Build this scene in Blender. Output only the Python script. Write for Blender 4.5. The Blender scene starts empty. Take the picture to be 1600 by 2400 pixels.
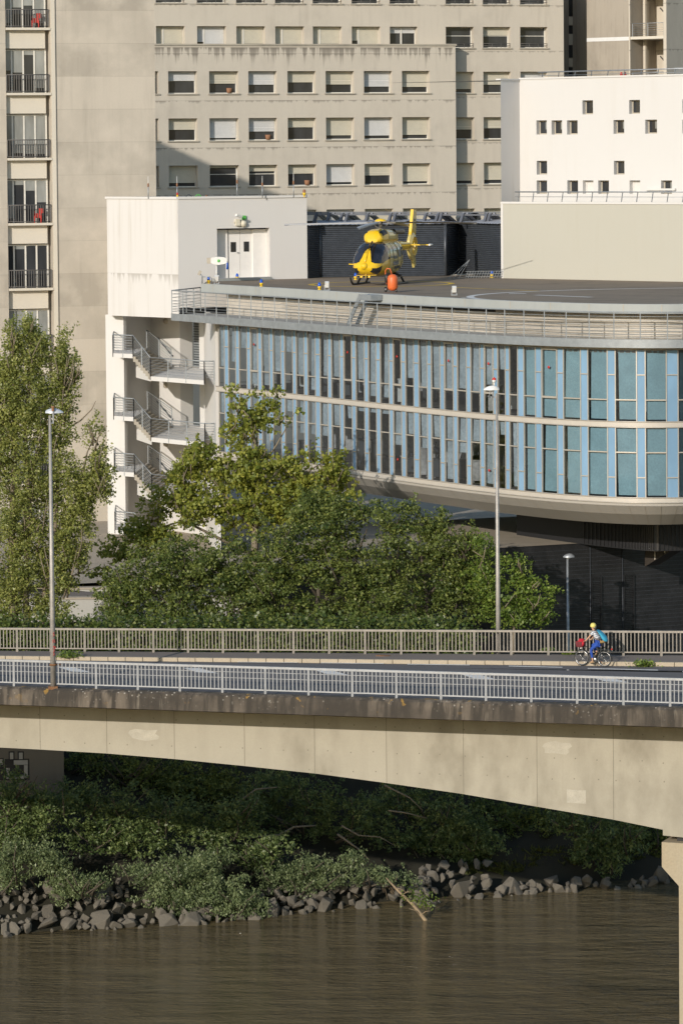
import bpy, bmesh, math, random
import numpy as np
from mathutils import Vector, Matrix
random.seed(7)
rng = np.random.default_rng(7)
R = math.radians
scene = bpy.context.scene

# ------------------------------------------------------------------ camera
FPX, CAMZ, PITCH, ROLL, SHIFT = 8600.0, 22.3, R(2.7), -0.0087, -0.1852
cd = bpy.data.cameras.new("camera"); cam = bpy.data.objects.new("camera", cd)
scene.collection.objects.link(cam); scene.camera = cam
cd.sensor_fit = 'VERTICAL'; cd.sensor_height = 24.0; cd.lens = FPX / 2400 * 24.0
cd.shift_y = SHIFT; cd.clip_start = 1.0; cd.clip_end = 6000.0
CM = Matrix.Rotation(R(90) - PITCH, 4, 'X') @ Matrix.Rotation(ROLL, 4, 'Z')
cam.matrix_world = Matrix.Translation((0, 0, CAMZ)) @ CM
scene.render.resolution_x, scene.render.resolution_y = 682, 1024

# ------------------------------------------------------------------ light
SUN_EL, SUN_AZ = R(18.8), R(30)          # sun stands behind the camera, 30 degrees to its left
w = bpy.data.worlds.new("World"); scene.world = w; w.use_nodes = True
nt = w.node_tree
sky = nt.nodes.new('ShaderNodeTexSky'); sky.sky_type = 'NISHITA'; sky.sun_disc = False
sky.sun_elevation = SUN_EL; sky.sun_rotation = R(180) + SUN_AZ
sky.air_density = 1.3; sky.dust_density = 0.8; sky.ozone_density = 2.2
bg = nt.nodes.get('Background') or nt.nodes.new('ShaderNodeBackground')
nt.links.new(sky.outputs[0], bg.inputs[0]); bg.inputs[1].default_value = 0.15
sl = bpy.data.lights.new("sun", 'SUN'); sl.energy = 3.65; sl.angle = R(0.5); sl.color = (1.0, 0.915, 0.81)
so = bpy.data.objects.new("sun", sl); scene.collection.objects.link(so)
SUNV = Vector((-math.sin(SUN_AZ) * math.cos(SUN_EL), -math.cos(SUN_AZ) * math.cos(SUN_EL), math.sin(SUN_EL)))
so.rotation_euler = (-SUNV).to_track_quat('-Z', 'Y').to_euler()
so.location = (-60, -60, 80)
scene.view_settings.view_transform = 'Standard'; scene.view_settings.look = 'None'
scene.view_settings.exposure = 0.0; scene.view_settings.gamma = 1.0
scene.cycles.max_bounces = 6; scene.cycles.transparent_max_bounces = 8
scene.cycles.caustics_reflective = False; scene.cycles.caustics_refractive = False

# ------------------------------------------------------------------ measuring helpers: photo point + distance -> place
C3 = CM.to_3x3()
def ray(x, y):
    v = C3 @ Vector(((x - 800) / FPX, (1200 - y) / FPX + SHIFT * 2400 / FPX, -1.0))
    return v / v.y
def at(x, y, D):
    v = ray(x, y); return Vector((v.x * D, D, CAMZ + v.z * D))
def atz(x, y, z):
    v = ray(x, y); return at(x, y, (z - CAMZ) / v.z)
def plan(x, D, y=800):
    p = at(x, y, D); return Vector((p.x, p.y, 0))
class Pl:
    """vertical plane through two plan points; s runs along it, z up, o out towards the viewer"""
    def __init__(s, P0, P1):
        s.P = Vector((P0.x, P0.y, 0)); d = Vector((P1.x - P0.x, P1.y - P0.y, 0)); s.L = d.length
        s.u = d.normalized(); s.n = Vector((s.u.y, -s.u.x, 0))
    def pt(s, a, z, o=0.0):
        p = s.P + s.u * a + s.n * o; return Vector((p.x, p.y, z))
    def uv(s, x, y, o=0.0):
        v = ray(x, y); P = s.P + s.n * o
        t = s.n.dot(P) / s.n.dot(Vector((v.x, v.y, 0)))
        q = v * t
        return (Vector((q.x, q.y, 0)) - P).dot(s.u), CAMZ + q.z

# ------------------------------------------------------------------ mesh builder
W = {}
COL = scene.collection
class MB:
    def __init__(s): s.v = []; s.f = []; s.sm = []
    def quad(s, *p, sm=False):
        i = len(s.v); s.v += [Vector(q) for q in p]; s.f.append(list(range(i, i + len(p)))); s.sm.append(sm)
    def par(s, o, a, b, c):
        o = Vector(o); i = len(s.v)
        s.v += [o, o + a, o + a + b, o + b, o + c, o + a + c, o + a + b + c, o + b + c]
        for f in ((0, 3, 2, 1), (4, 5, 6, 7), (0, 1, 5, 4), (1, 2, 6, 5), (2, 3, 7, 6), (3, 0, 4, 7)):
            s.f.append([i + k for k in f]); s.sm.append(False)
    def box(s, x0, x1, y0, y1, z0, z1):
        s.par((x0, y0, z0), Vector((x1 - x0, 0, 0)), Vector((0, y1 - y0, 0)), Vector((0, 0, z1 - z0)))
    def pbox(s, pl, a0, a1, z0, z1, o0, o1):
        s.par(pl.pt(a0, z0, o0), pl.u * (a1 - a0), pl.n * (o1 - o0), Vector((0, 0, z1 - z0)))
    def bar(s, p, q, w, h=None):
        p = Vector(p); q = Vector(q); h = h or w; d = (q - p)
        if d.length < 1e-6: return
        n = d.normalized(); a = n.cross(Vector((0, 0, 1)))
        if a.length < .01: a = Vector((1, 0, 0))
        a.normalize(); b = a.cross(n)
        s.par(p - a * w / 2 - b * h / 2, a * w, b * h, d)
    def tube(s, p, q, r, r2=None, n=8, cap=True):
        s.chain([p, q], [r, r if r2 is None else r2], n, cap)
    def chain(s, pts, rs, n=8, cap=True):
        pts = [Vector(p) for p in pts]; i0 = len(s.v); prev = None
        for k, p in enumerate(pts):
            d = (pts[min(k + 1, len(pts) - 1)] - pts[max(k - 1, 0)]).normalized()
            if prev is None:
                a = d.cross(Vector((0, 0, 1)))
                if a.length < .05: a = d.cross(Vector((1, 0, 0)))
            else: a = prev - d * prev.dot(d)
            a.normalize(); prev = a; b = d.cross(a)
            for j in range(n):
                t = 2 * math.pi * j / n; s.v.append(p + (a * math.cos(t) + b * math.sin(t)) * rs[k])
        for k in range(len(pts) - 1):
            for j in range(n):
                j2 = (j + 1) % n
                s.f.append([i0 + k * n + j, i0 + k * n + j2, i0 + (k + 1) * n + j2, i0 + (k + 1) * n + j]); s.sm.append(True)
        if cap:
            s.f.append([i0 + j for j in range(n)][::-1]); s.sm.append(False)
            s.f.append([i0 + (len(pts) - 1) * n + j for j in range(n)]); s.sm.append(False)
    def lathe(s, c, prof, n=16, ax=(0, 0, 1)):
        c = Vector(c); ax = Vector(ax).normalized(); a = ax.orthogonal().normalized(); b = ax.cross(a); i0 = len(s.v)
        for r, h in prof:
            for j in range(n):
                t = 2 * math.pi * j / n; s.v.append(c + ax * h + (a * math.cos(t) + b * math.sin(t)) * r)
        for k in range(len(prof) - 1):
            for j in range(n):
                j2 = (j + 1) % n
                s.f.append([i0 + k * n + j, i0 + k * n + j2, i0 + (k + 1) * n + j2, i0 + (k + 1) * n + j]); s.sm.append(True)
    def ring(s, c, ax, r, t, n=28, m=8):
        c = Vector(c); ax = Vector(ax).normalized(); a = ax.orthogonal().normalized(); b = ax.cross(a); i0 = len(s.v)
        for k in range(n):
            th = 2 * math.pi * k / n; d = a * math.cos(th) + b * math.sin(th)
            for j in range(m):
                ph = 2 * math.pi * j / m; s.v.append(c + d * (r + t * math.cos(ph)) + ax * t * math.sin(ph))
        for k in range(n):
            for j in range(m):
                k2 = (k + 1) % n; j2 = (j + 1) % m
                s.f.append([i0 + k * m + j, i0 + k2 * m + j, i0 + k2 * m + j2, i0 + k * m + j2]); s.sm.append(True)
    def grid(s, rows, sm=True, flip=False):
        i0 = len(s.v); m = len(rows[0])
        for r in rows: s.v += [Vector(p) for p in r]
        for k in range(len(rows) - 1):
            for j in range(m - 1):
                f = [i0 + k * m + j, i0 + k * m + j + 1, i0 + (k + 1) * m + j + 1, i0 + (k + 1) * m + j]
                s.f.append(f[::-1] if flip else f); s.sm.append(sm)
    def wall(s, pl, a0, a1, z0, z1, holes=(), depth=0.5, o=0.0, reveal=True):
        A = sorted({a0, a1} | {min(max(h[i], a0), a1) for h in holes for i in (0, 2)})
        Z = sorted({z0, z1} | {min(max(h[i], z0), z1) for h in holes for i in (1, 3)})
        for i in range(len(A) - 1):
            for j in range(len(Z) - 1):
                ca, cz = (A[i] + A[i + 1]) / 2, (Z[j] + Z[j + 1]) / 2
                if any(h[0] < ca < h[2] and h[1] < cz < h[3] for h in holes): continue
                s.quad(pl.pt(A[i], Z[j], o), pl.pt(A[i + 1], Z[j], o), pl.pt(A[i + 1], Z[j + 1], o), pl.pt(A[i], Z[j + 1], o))
        if reveal:
            for h in holes:
                x0, y0, x1, y1 = max(h[0], a0), max(h[1], z0), min(h[2], a1), min(h[3], z1); e = o - depth
                s.quad(pl.pt(x0, y0, o), pl.pt(x0, y1, o), pl.pt(x0, y1, e), pl.pt(x0, y0, e))
                s.quad(pl.pt(x1, y0, o), pl.pt(x1, y0, e), pl.pt(x1, y1, e), pl.pt(x1, y1, o))
                s.quad(pl.pt(x0, y0, o), pl.pt(x0, y0, e), pl.pt(x1, y0, e), pl.pt(x1, y0, o))
                s.quad(pl.pt(x0, y1, o), pl.pt(x1, y1, o), pl.pt(x1, y1, e), pl.pt(x0, y1, e))
    def build(s, name, mat, parent=None, label=None, cat=None, group=None, kind=None, local=False):
        vs = np.array([tuple(p) for p in s.v], dtype=np.float64)
        pw = W.get(parent.name, Vector((0, 0, 0))) if parent else Vector((0, 0, 0))
        lo, hi = vs.min(0), vs.max(0)
        org = Vector(((lo[0] + hi[0]) / 2, (lo[1] + hi[1]) / 2, lo[2]))
        vs = vs - np.array(tuple(org))
        me = bpy.data.meshes.new(name); me.from_pydata(vs.tolist(), [], s.f)
        me.polygons.foreach_set('use_smooth', s.sm)
        if mat: me.materials.append(mat)
        me.update()
        o = bpy.data.objects.new(name, me); COL.objects.link(o)
        if parent: o.parent = parent
        o.location = org - pw; W[o.name] = org
        tag(o, label, cat, group, kind)
        return o
def tag(o, label=None, cat=None, group=None, kind=None):
    for k, v in (('label', label), ('category', cat), ('group', group), ('kind', kind)):
        if v: o[k] = v
    return o
def thing(name, label, cat, loc=(0, 0, 0), group=None, kind=None):
    o = bpy.data.objects.new(name, None); COL.objects.link(o); o.location = loc; W[o.name] = Vector(loc)
    o.empty_display_size = .2
    return tag(o, label, cat, group, kind)
def kids(o): return [c for c in bpy.data.objects if c.parent == o]
def copy_tree(o, parent=None, ch=None):
    c = o.copy(); COL.objects.link(c)
    if parent is not None: c.parent = parent
    for k in (kids(o) if ch is None else ch.get(o.name, [])): copy_tree(k, c, ch)
    return c
def childmap(o):
    m = {}
    st = [o]
    while st:
        a = st.pop(); m[a.name] = kids(a); st += m[a.name]
    return m

# ------------------------------------------------------------------ materials
class NB:
    def __init__(s, name):
        s.m = bpy.data.materials.new(name); s.m.use_nodes = True; s.t = s.m.node_tree
        s.b = s.t.nodes['Principled BSDF']; s.out = s.t.nodes['Material Output']
        s._pos = None
    def n(s, typ, **k):
        nd = s.t.nodes.new(typ)
        for a, v in k.items(): setattr(nd, a, v)
        return nd
    def l(s, a, b): s.t.links.new(a, b)
    def val(s, sock, v):
        if hasattr(v, 'is_linked') or isinstance(v, bpy.types.NodeSocket): s.l(v, sock)
        else: sock.default_value = v
    def math(s, op, a, b=0.0, c=0.0, clamp=False):
        nd = s.n('ShaderNodeMath', operation=op, use_clamp=clamp)
        s.val(nd.inputs[0], a); s.val(nd.inputs[1], b); s.val(nd.inputs[2], c)
        return nd.outputs[0]
    def pos(s):
        if not s._pos: s._pos = s.n('ShaderNodeNewGeometry').outputs['Position']
        return s._pos
    def xyz(s):
        nd = s.n('ShaderNodeSeparateXYZ'); s.l(s.pos(), nd.inputs[0]); return nd.outputs
    def noise(s, scale, detail=4, stretch=(1, 1, 1), rough=.55, vec=None, off=0.0):
        mp = s.n('ShaderNodeMapping'); s.l(vec if vec is not None else s.pos(), mp.inputs[0])
        mp.inputs['Scale'].default_value = stretch; mp.inputs['Location'].default_value = (off, off * .7, off * 1.3)
        nd = s.n('ShaderNodeTexNoise'); s.l(mp.outputs[0], nd.inputs['Vector'])
        nd.inputs['Scale'].default_value = scale; nd.inputs['Detail'].default_value = detail
        nd.inputs['Roughness'].default_value = rough
        return nd.outputs['Fac']
    def ramp(s, f, a, b):
        nd = s.n('ShaderNodeMapRange'); s.l(f, nd.inputs['Value'])
        nd.inputs['From Min'].default_value = a; nd.inputs['From Max'].default_value = b
        nd.clamp = True; return nd.outputs[0]
    def mix(s, f, a, b, mode='MIX'):
        nd = s.n('ShaderNodeMix', data_type='RGBA', blend_type=mode)
        s.val(nd.inputs['Factor'], f)
        for k, v in ((6, a), (7, b)):
            if isinstance(v, (tuple, list)): nd.inputs[k].default_value = (*v[:3], 1)
            else: s.l(v, nd.inputs[k])
        return nd.outputs[2]
    def bump(s, h, strength=.3, dist=.05):
        nd = s.n('ShaderNodeBump'); s.l(h, nd.inputs['Height'])
        nd.inputs['Strength'].default_value = strength; nd.inputs['Distance'].default_value = dist
        s.l(nd.outputs[0], s.b.inputs['Normal'])
    def col(s, c):
        if isinstance(c, (tuple, list)): s.b.inputs['Base Color'].default_value = (*c[:3], 1)
        else: s.l(c, s.b.inputs['Base Color'])
def simple(name, c, rough=.6, metal=0.0, var=.12, vs=3.0, coat=0.0, spec=None, alpha=None):
    b = NB(name)
    f = b.noise(vs, 4)
    g = b.noise(vs * 9, 3, off=5)
    f = b.math('MULTIPLY', f, g)
    f = b.ramp(f, .1, .45)
    b.col(b.mix(f, tuple(x * (1 - var * 1.6) for x in c), tuple(min(1, x * (1 + var)) for x in c)))
    b.b.inputs['Roughness'].default_value = rough; b.b.inputs['Metallic'].default_value = metal
    if coat: b.b.inputs['Coat Weight'].default_value = coat; b.b.inputs['Coat Roughness'].default_value = .06
    if spec is not None: b.b.inputs['Specular IOR Level'].default_value = spec
    return b.m
def concrete(name, c, dirt=(.2, .18, .15), patch=.35, streak=.3, sscale=2.2, bands=None, drips=(), grain=.12, rough=.9, zstretch=.08, bumpd=.01):
    b = NB(name)
    n1 = b.ramp(b.noise(.22, 5, (1, 1, .8)), .38, .66)
    n2 = b.ramp(b.noise(1.1, 5, (1, 1, .6), off=9), .35, .75)
    f = b.math('MULTIPLY', n1, n2)
    x, y, z = b.xyz()
    if bands:
        per, z0, amt = bands
        q = b.math('FLOOR', b.math('DIVIDE', b.math('SUBTRACT', z, z0), per))
        wn = b.n('ShaderNodeTexWhiteNoise', noise_dimensions='1D'); b.l(q, wn.inputs['W'])
        f = b.math('ADD', b.math('MULTIPLY', f, .7), b.math('MULTIPLY', b.math('MULTIPLY', wn.outputs['Value'], amt), b.ramp(b.noise(.5, 4, off=3), .3, .6)), clamp=True)
    c2 = tuple(c[i] * (1 - patch) + dirt[i] * patch for i in range(3))
    col = b.mix(f, c, c2)
    if bands:
        fr = b.math('FRACT', b.math('DIVIDE', b.math('SUBTRACT', z, z0), per))
        j = b.math('GREATER_THAN', fr, .985)
        col = b.mix(b.math('MULTIPLY', j, .35), col, dirt)
    if streak:
        st = b.ramp(b.noise(sscale, 4, (1, 1, zstretch), off=2), .5, .78)
        st = b.math('MULTIPLY', st, b.ramp(b.noise(.35, 3, off=14), .35, .65))
        col = b.mix(b.math('MULTIPLY', st, streak), col, dirt)
    for zt, h, per, amt in drips:      # soot runs below a ledge at height zt, every per metres
        if per: fr = b.math('MULTIPLY', b.math('FRACT', b.math('DIVIDE', b.math('SUBTRACT', zt, z), per)), per)
        else: fr = b.math('SUBTRACT', zt, z)
        ok = b.math('GREATER_THAN', fr, 0.0)
        ln = b.ramp(b.noise(3.2, 4, (1, 1, .05), off=21), .42, .7)
        m = b.math('SUBTRACT', 1.0, b.math('DIVIDE', fr, b.math('MULTIPLY_ADD', ln, h, .02)), clamp=True)
        m = b.math('MULTIPLY', b.math('MULTIPLY', m, ok), amt, clamp=True)
        col = b.mix(m, col, tuple(k * .6 for k in dirt))
    g = b.noise(14, 5, off=4)
    col = b.mix(b.math('MULTIPLY', b.ramp(g, .3, .8), grain), col, tuple(k * .5 for k in c))
    b.col(col); b.b.inputs['Roughness'].default_value = rough; b.b.inputs['Specular IOR Level'].default_value = .25
    b.bump(b.noise(9, 5, off=1), .35, bumpd)
    return b.m
def glassy(name, c, rough=.05, var=.3, spec=.5):
    b = NB(name)
    f = b.ramp(b.noise(.9, 3, (1, 1, .35)), .35, .7)
    b.col(b.mix(f, tuple(k * (1 - var) for k in c), tuple(k * (1 + var) for k in c)))
    b.b.inputs['Roughness'].default_value = rough; b.b.inputs['Specular IOR Level'].default_value = spec
    b.bump(b.noise(.7, 2, off=8), .06, .05)
    return b.m
def window_glass(name, tint, refl=.12):
    b = NB(name)
    tr = b.n('ShaderNodeBsdfTransparent'); tr.inputs[0].default_value = (*tint, 1)
    gl = b.n('ShaderNodeBsdfGlossy'); gl.inputs['Roughness'].default_value = .03
    lw = b.n('ShaderNodeFresnel'); lw.inputs['IOR'].default_value = 1.5
    mx = b.n('ShaderNodeMixShader')
    b.l(b.math('MULTIPLY_ADD', lw.outputs[0], .9, refl, clamp=True), mx.inputs[0])
    bp = b.n('ShaderNodeBump'); b.l(b.noise(.6, 2, off=8), bp.inputs['Height']); bp.inputs['Strength'].default_value = .05
    b.l(bp.outputs[0], gl.inputs['Normal'])
    b.l(tr.outputs[0], mx.inputs[1]); b.l(gl.outputs[0], mx.inputs[2]); b.l(mx.outputs[0], b.out.inputs[0])
    return b.m
def leafmat(name, c1, c2, c3, scale=1.2, trans=.35, rough=.5):
    b = NB(name)
    at_ = b.n('ShaderNodeAttribute', attribute_name='leaf')
    f = b.ramp(b.noise(scale, 3), .36, .64)
    col = b.mix(f, c1, c2)
    col = b.mix(b.math('MULTIPLY', b.ramp(at_.outputs['Fac'], .55, 1.0), .8), col, c3)
    b.col(col); b.b.inputs['Roughness'].default_value = rough; b.b.inputs['Specular IOR Level'].default_value = .35
    tl = b.n('ShaderNodeBsdfTranslucent'); b.l(b.mix(.5, col, tuple(min(1, k * 1.5) for k in c3)), tl.inputs[0])
    mx = b.n('ShaderNodeMixShader'); mx.inputs[0].default_value = trans
    b.l(b.b.outputs[0], mx.inputs[1]); b.l(tl.outputs[0], mx.inputs[2]); b.l(mx.outputs[0], b.out.inputs[0])
    return b.m
# ================================================================== the far concrete hospital blocks
M = {}
M['beige'] = concrete('beige_concrete', (.56, .51, .43), (.25, .22, .18), .30, .25, drips=[(CAMZ + 3.9, .35, 3.68, .75), (CAMZ + 8.05, 1.9, 0, .9)])
M['beige2'] = concrete('beige_concrete_back', (.56, .51, .43), (.25, .22, .18), .32, .3, drips=[(CAMZ + 11.5, .3, 3.68, .6)])
M['tower'] = concrete('tower_concrete', (.545, .495, .42), (.27, .245, .205), .6, .4, bands=(2.05, .35, 1.0))
M['brown'] = concrete('board_marked_concrete', (.36, .32, .265), (.17, .15, .125), .6, .7, sscale=3.5)
M['spandrel'] = concrete('spandrel_concrete', (.62, .575, .49), (.35, .3, .25), .15, .1)
M['shutter'] = simple('cream_shutter', (.62, .58, .47), .6, var=.05)
M['shutter_white'] = simple('white_shutter', (.66, .66, .65), .5, var=.05)
M['frame_white'] = simple('window_frame_paint', (.70, .68, .62), .5, var=.08)
M['glass_dark'] = glassy('dark_window_glass', (.035, .038, .042))
M['glass_grey'] = glassy('window_glass_with_blind', (.26, .27, .26))
M['curtain_in'] = simple('net_curtain', (.55, .55, .52), .9, var=.15)
M['sill'] = concrete('sill_concrete', (.42, .38, .31), (.12, .11, .1), .6, .3)
M['rail_dark'] = simple('dark_railing_paint', (.10, .095, .09), .5)
M['metal'] = simple('galvanised_steel', (.36, .38, .40), .45, .5, var=.15)
M['orange'] = simple('terracotta', (.30, .15, .08), .8)
M['red'] = simple('red_plastic', (.55, .03, .02), .4)

TH = R(19)
PB0 = plan(366, 286, 300); PBu = Vector((math.cos(TH), math.sin(TH), 0))
B = Pl(PB0, PB0 + PBu); Cc = Pl(PB0 + B.n * -1.25, PB0 + B.n * -1.25 + PBu)

def shuttered_window(par, pl, a0, z0, a1, z1, frac, kind=0, depth=.6, rail=False, stuffing=None):
    """frame with pane, roller shutter and sill in a deep reveal"""
    m = MB(); o = -depth; f = .07
    m.pbox(pl, a0, a0 + f, z0, z1, o - .05, o + .06); m.pbox(pl, a1 - f, a1, z0, z1, o - .05, o + .06)
    m.pbox(pl, a0 + f, a1 - f, z0, z0 + f, o - .05, o + .06); m.pbox(pl, a0 + f, a1 - f, z1 - f, z1, o - .05, o + .06)
    zt = z1 - frac * (z1 - z0)
    if kind == 1:
        am = a0 + (a1 - a0) * (.3 if random.random() < .6 else .48)
        m.pbox(pl, am - .05, am + .05, z0 + f, z1 - f, o - .04, o + .14)
    elif frac < .8: m.pbox(pl, a0 + f, a1 - f, z0 + (z1 - z0) * .56, z0 + (z1 - z0) * .56 + .05, o - .04, o + .03)
    wd = m.build('window', M['frame_white'], par)
    g = MB(); g.quad(pl.pt(a0, z0, o - .02), pl.pt(a1, z0, o - .02), pl.pt(a1, z1, o - .02), pl.pt(a0, z1, o - .02))
    g.build('pane', M['glass_dark'], wd)
    white = random.random() < .18
    s = MB()
    spans = [(a0 + f, a1 - f, zt)] if kind != 1 else [(a0 + f, am - .05, z1 - min(1, frac * random.uniform(.6, 1.5)) * (z1 - z0 - .05)), (am + .05, a1 - f, zt)]
    for b0, b1, zz in spans:
        n = max(2, int((z1 - zz) / .08))
        for i in range(n):
            za = zz + (z1 - .04 - zz) * i / n; zb = zz + (z1 - .04 - zz) * (i + 1) / n - .012
            s.pbox(pl, b0 + .01, b1 - .01, za, zb, o + .07, o + .1)
    if frac > .02: s.build('shutter', M['shutter_white'] if white else M['shutter'], wd)
    l = MB(); l.pbox(pl, a0 - .1, a1 + .1, z0 - .1, z0 - .002, -depth + .01, .1); l.build('sill', M['sill'], wd)
    if rail:
        r = MB()
        for zz in (z0 + .16, z0 + .34): r.tube(pl.pt(a0 + .02, zz, -.06), pl.pt(a1 - .02, zz, -.06), .022, n=5)
        for k in range(4):
            aa = a0 + .05 + (a1 - a0 - .1) * k / 3; r.bar(pl.pt(aa, z0, -.06), pl.pt(aa, z0 + .36, -.06), .03)
        r.build('window_guard', M['rail_dark'], wd)
    if stuffing:
        k = MB(); k.lathe(pl.pt(a1 - .6, z0 + .05, o + .05), [(0, 0), (.16, 0), (.2, .15), (.22, .38), (.0, .38)], 10); k.build('flower_pot', M['orange'], wd)
    return wd

# --- lower front block
blockB = thing('concrete_block', 'lower beige concrete block with a grid of deep shuttered windows behind the helicopter', 'building', B.pt(9, -1))
colsB = [(358, 372), (394.4, 462.6), (490.3, 559), (582, 649), (673.5, 740), (762.8, 829.5), (852.4, 918.7), (941.4, 1006.8)]
rowsB = [(166.5, 218.5), (276, 328), (385.5, 435.5), (492, 545)]
fr = [[.3, .42, .55, .6, .5, .6, .7, .72], [.3, .5, .88, .6, .42, .8, .82, .8], [.3, .8, .12, .3, .42, .85, .55, .85], [.5] * 8]
holes = []; wins = []
for j, (y0, y1) in enumerate(rowsB):
    for i, (x0, x1) in enumerate(colsB):
        if j == 3 and i < 4: continue
        a0, z1 = B.uv(x0 + j * .8, y0); a1, z0 = B.uv(x1 + j * .8, y1)
        zr = B.uv(700, y0)[1], B.uv(700, y1)[1]
        holes.append((a0, zr[1], a1, zr[0])); wins.append((a0, zr[1], a1, zr[0], fr[j][i], i, j))
ztop = B.uv(700, 107)[1]; aR = B.uv(1068, 300)[0]
m = MB(); m.wall(B, -3, aR, -1, ztop, holes, .62)
m.quad(B.pt(aR, -1), B.pt(aR, -1, -1.25), B.pt(aR, ztop, -1.25), B.pt(aR, ztop))
m.build('wall', M['beige'], blockB)
m = MB(); m.pbox(B, -3, aR + .08, ztop, ztop + .14, -1.2, .09); m.build('roof_edge', M['sill'], blockB)
for a0, z0, a1, z1, f, i, j in wins:
    shuttered_window(blockB, B, a0, z0, a1, z1, f, 0, .6, stuffing=(i + j * 3) % 4 == 2 and f < .7)
# --- tall back block
blockC = thing('concrete_block', 'taller beige concrete hospital block rising behind the lower block, guard bars at its upper windows', 'building', Cc.pt(14, -1))
holes = []; wins = []
top_cols = [(366, 431), (462, 528), (554, 619.5), (645, 710.5), (733, 799), (824, 889), (913, 976), (1044, 1107.5), (1131, 1193.5), (1218, 1280)]
for i, (x0, x1) in enumerate(top_cols):
    s0 = Cc.uv(x0, 60)[0]; s1 = Cc.uv(x1 + 2, 60)[0]
    for (y0, y1) in ((-48, 10), (63, 112), (168, 218), (274.5, 326), (381, 431.5), (488, 540)):
        if y0 > 100 and i < 7: continue
        z1 = Cc.uv(1150, y0)[1]; z0 = Cc.uv(1150, y1)[1]
        sh = (y0 > 100) * .0
        holes.append((s0 + sh, z0, s1 + sh, z1))
        if y0 > 200 and i > 8: f = .8
        k = 1 if (y0 == 63 and i < 7) else 0
        f = {-48: .1, 63: [.9, .95, .8, .85, .8, .95, .3, .03, .4, .02][i]}.get(y0, [.5, .55, .5, .62, .8, .8, .6, .66, .82, .8][(i + int(y0)) % 10])
        wins.append((s0 + sh, z0, s1 + sh, z1, f, k, y0 == -48 or (y0 == 63 and i > 6)))
aE = Cc.uv(1320, 90)[0]; zT = Cc.uv(1150, -70)[1]
m = MB(); m.wall(Cc, -3, aE, -1, zT, holes, .62)
m.quad(Cc.pt(aE, -1), Cc.pt(aE, -1, -9), Cc.pt(aE, zT, -9), Cc.pt(aE, zT)); m.quad(Cc.pt(-3, zT), Cc.pt(aE, zT), Cc.pt(aE, zT, -9), Cc.pt(-3, zT, -9))
m.build('wall', M['beige2'], blockC)
for a in wins: shuttered_window(blockC, Cc, *a[:5], kind=a[5], depth=.6, rail=a[6])

# --- stair tower at the right edge
G1 = Pl(plan(1318, 304, 90), plan(1353, 305, 90)); T1 = Pl(plan(1373, 300, 90), plan(1478, 297, 90))
stair = thing('stair_tower', 'grey brown board marked concrete tower with open stair landings against the sky', 'building', T1.pt(1, 0))
s1 = T1.uv(1477, 60)[0]; s2 = T1.uv(1555, 60)[0]; s0 = T1.uv(1374, 60)[0]; zlo = 20; zhi = 40
m = MB(); m.pbox(T1, s0, s1, zlo, zhi, -4, 0); m.build('wall', M['brown'], stair)
m = MB(); m.pbox(G1, -1, G1.L + 1.2, zlo, zhi, -.5, 0)
m.pbox(G1, G1.uv(1350, 60)[0], G1.uv(1374, 60)[0] , zlo, zhi, -.49, 1.6); m.build('recess_wall', M['brown'], stair)
for ya, yb, mt in ((40, 58, 'spandrel'), (-10, 38, 'glass_dark'), (80, 105, 'spandrel'), (60, 79, 'glass_dark'), (106, 135, 'glass_dark'), (137, 156, 'spandrel'), (158, 185, 'glass_dark')):
    k = MB(); a, zb = G1.uv(1332, yb); a2, za = G1.uv(1340, ya); k.pbox(G1, a, a2, zb, za, .0, .05); k.build('window_strip', M[mt], stair)
m = MB(); m.pbox(T1, s1, s2, zlo, zhi, -3.6, -3.4)               # back wall of the landings
m.pbox(T1, s2, s2 + .3, zlo, zhi, -4, .1); m.pbox(T1, s1 - .12, s1, zlo, zhi, .0, .12)
m.pbox(T1, s1 + .22, s1 + .45, zlo, zhi, -1.6, -1.35)
m.build('stair_shaft', M['beige2'], stair)
for y in (85, 200, -30):
    zz = T1.uv(1515, y)[1]
    m = MB(); m.pbox(T1, s1 + .002, s2 - .002, zz - .22, zz, -3.39, .06); m.build('landing', M['spandrel'], stair)
    r = MB()
    for k in range(6): r.tube(T1.pt(s1 + .08, zz + 1.05 - k * .18, -.05), T1.pt(s2 - .08, zz + 1.05 - k * .18, -.05), .03 if k == 0 else .012, n=5)
    for f in (.04, .5, .97): r.bar(T1.pt(s1 + (s2 - s1) * f, zz, -.05), T1.pt(s1 + (s2 - s1) * f, zz + 1.05, -.05), .05)
    r.build('landing_railing', M['metal'], stair)
    k = MB(); k.bar(T1.pt(s1 + .5, zz + 2.4, -3.3), T1.pt(s1 + 1.75, zz + 1.2, -3.3), .08); k.build('wall_handrail', M['rail_dark'], stair)
zz = T1.uv(1430, 88)[1]
m = MB(); m.pbox(T1, s0 + .003, s1, zz - .28, zz + .02, 0, .02); m.build('white_band', M['shutter_white'], stair)

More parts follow.
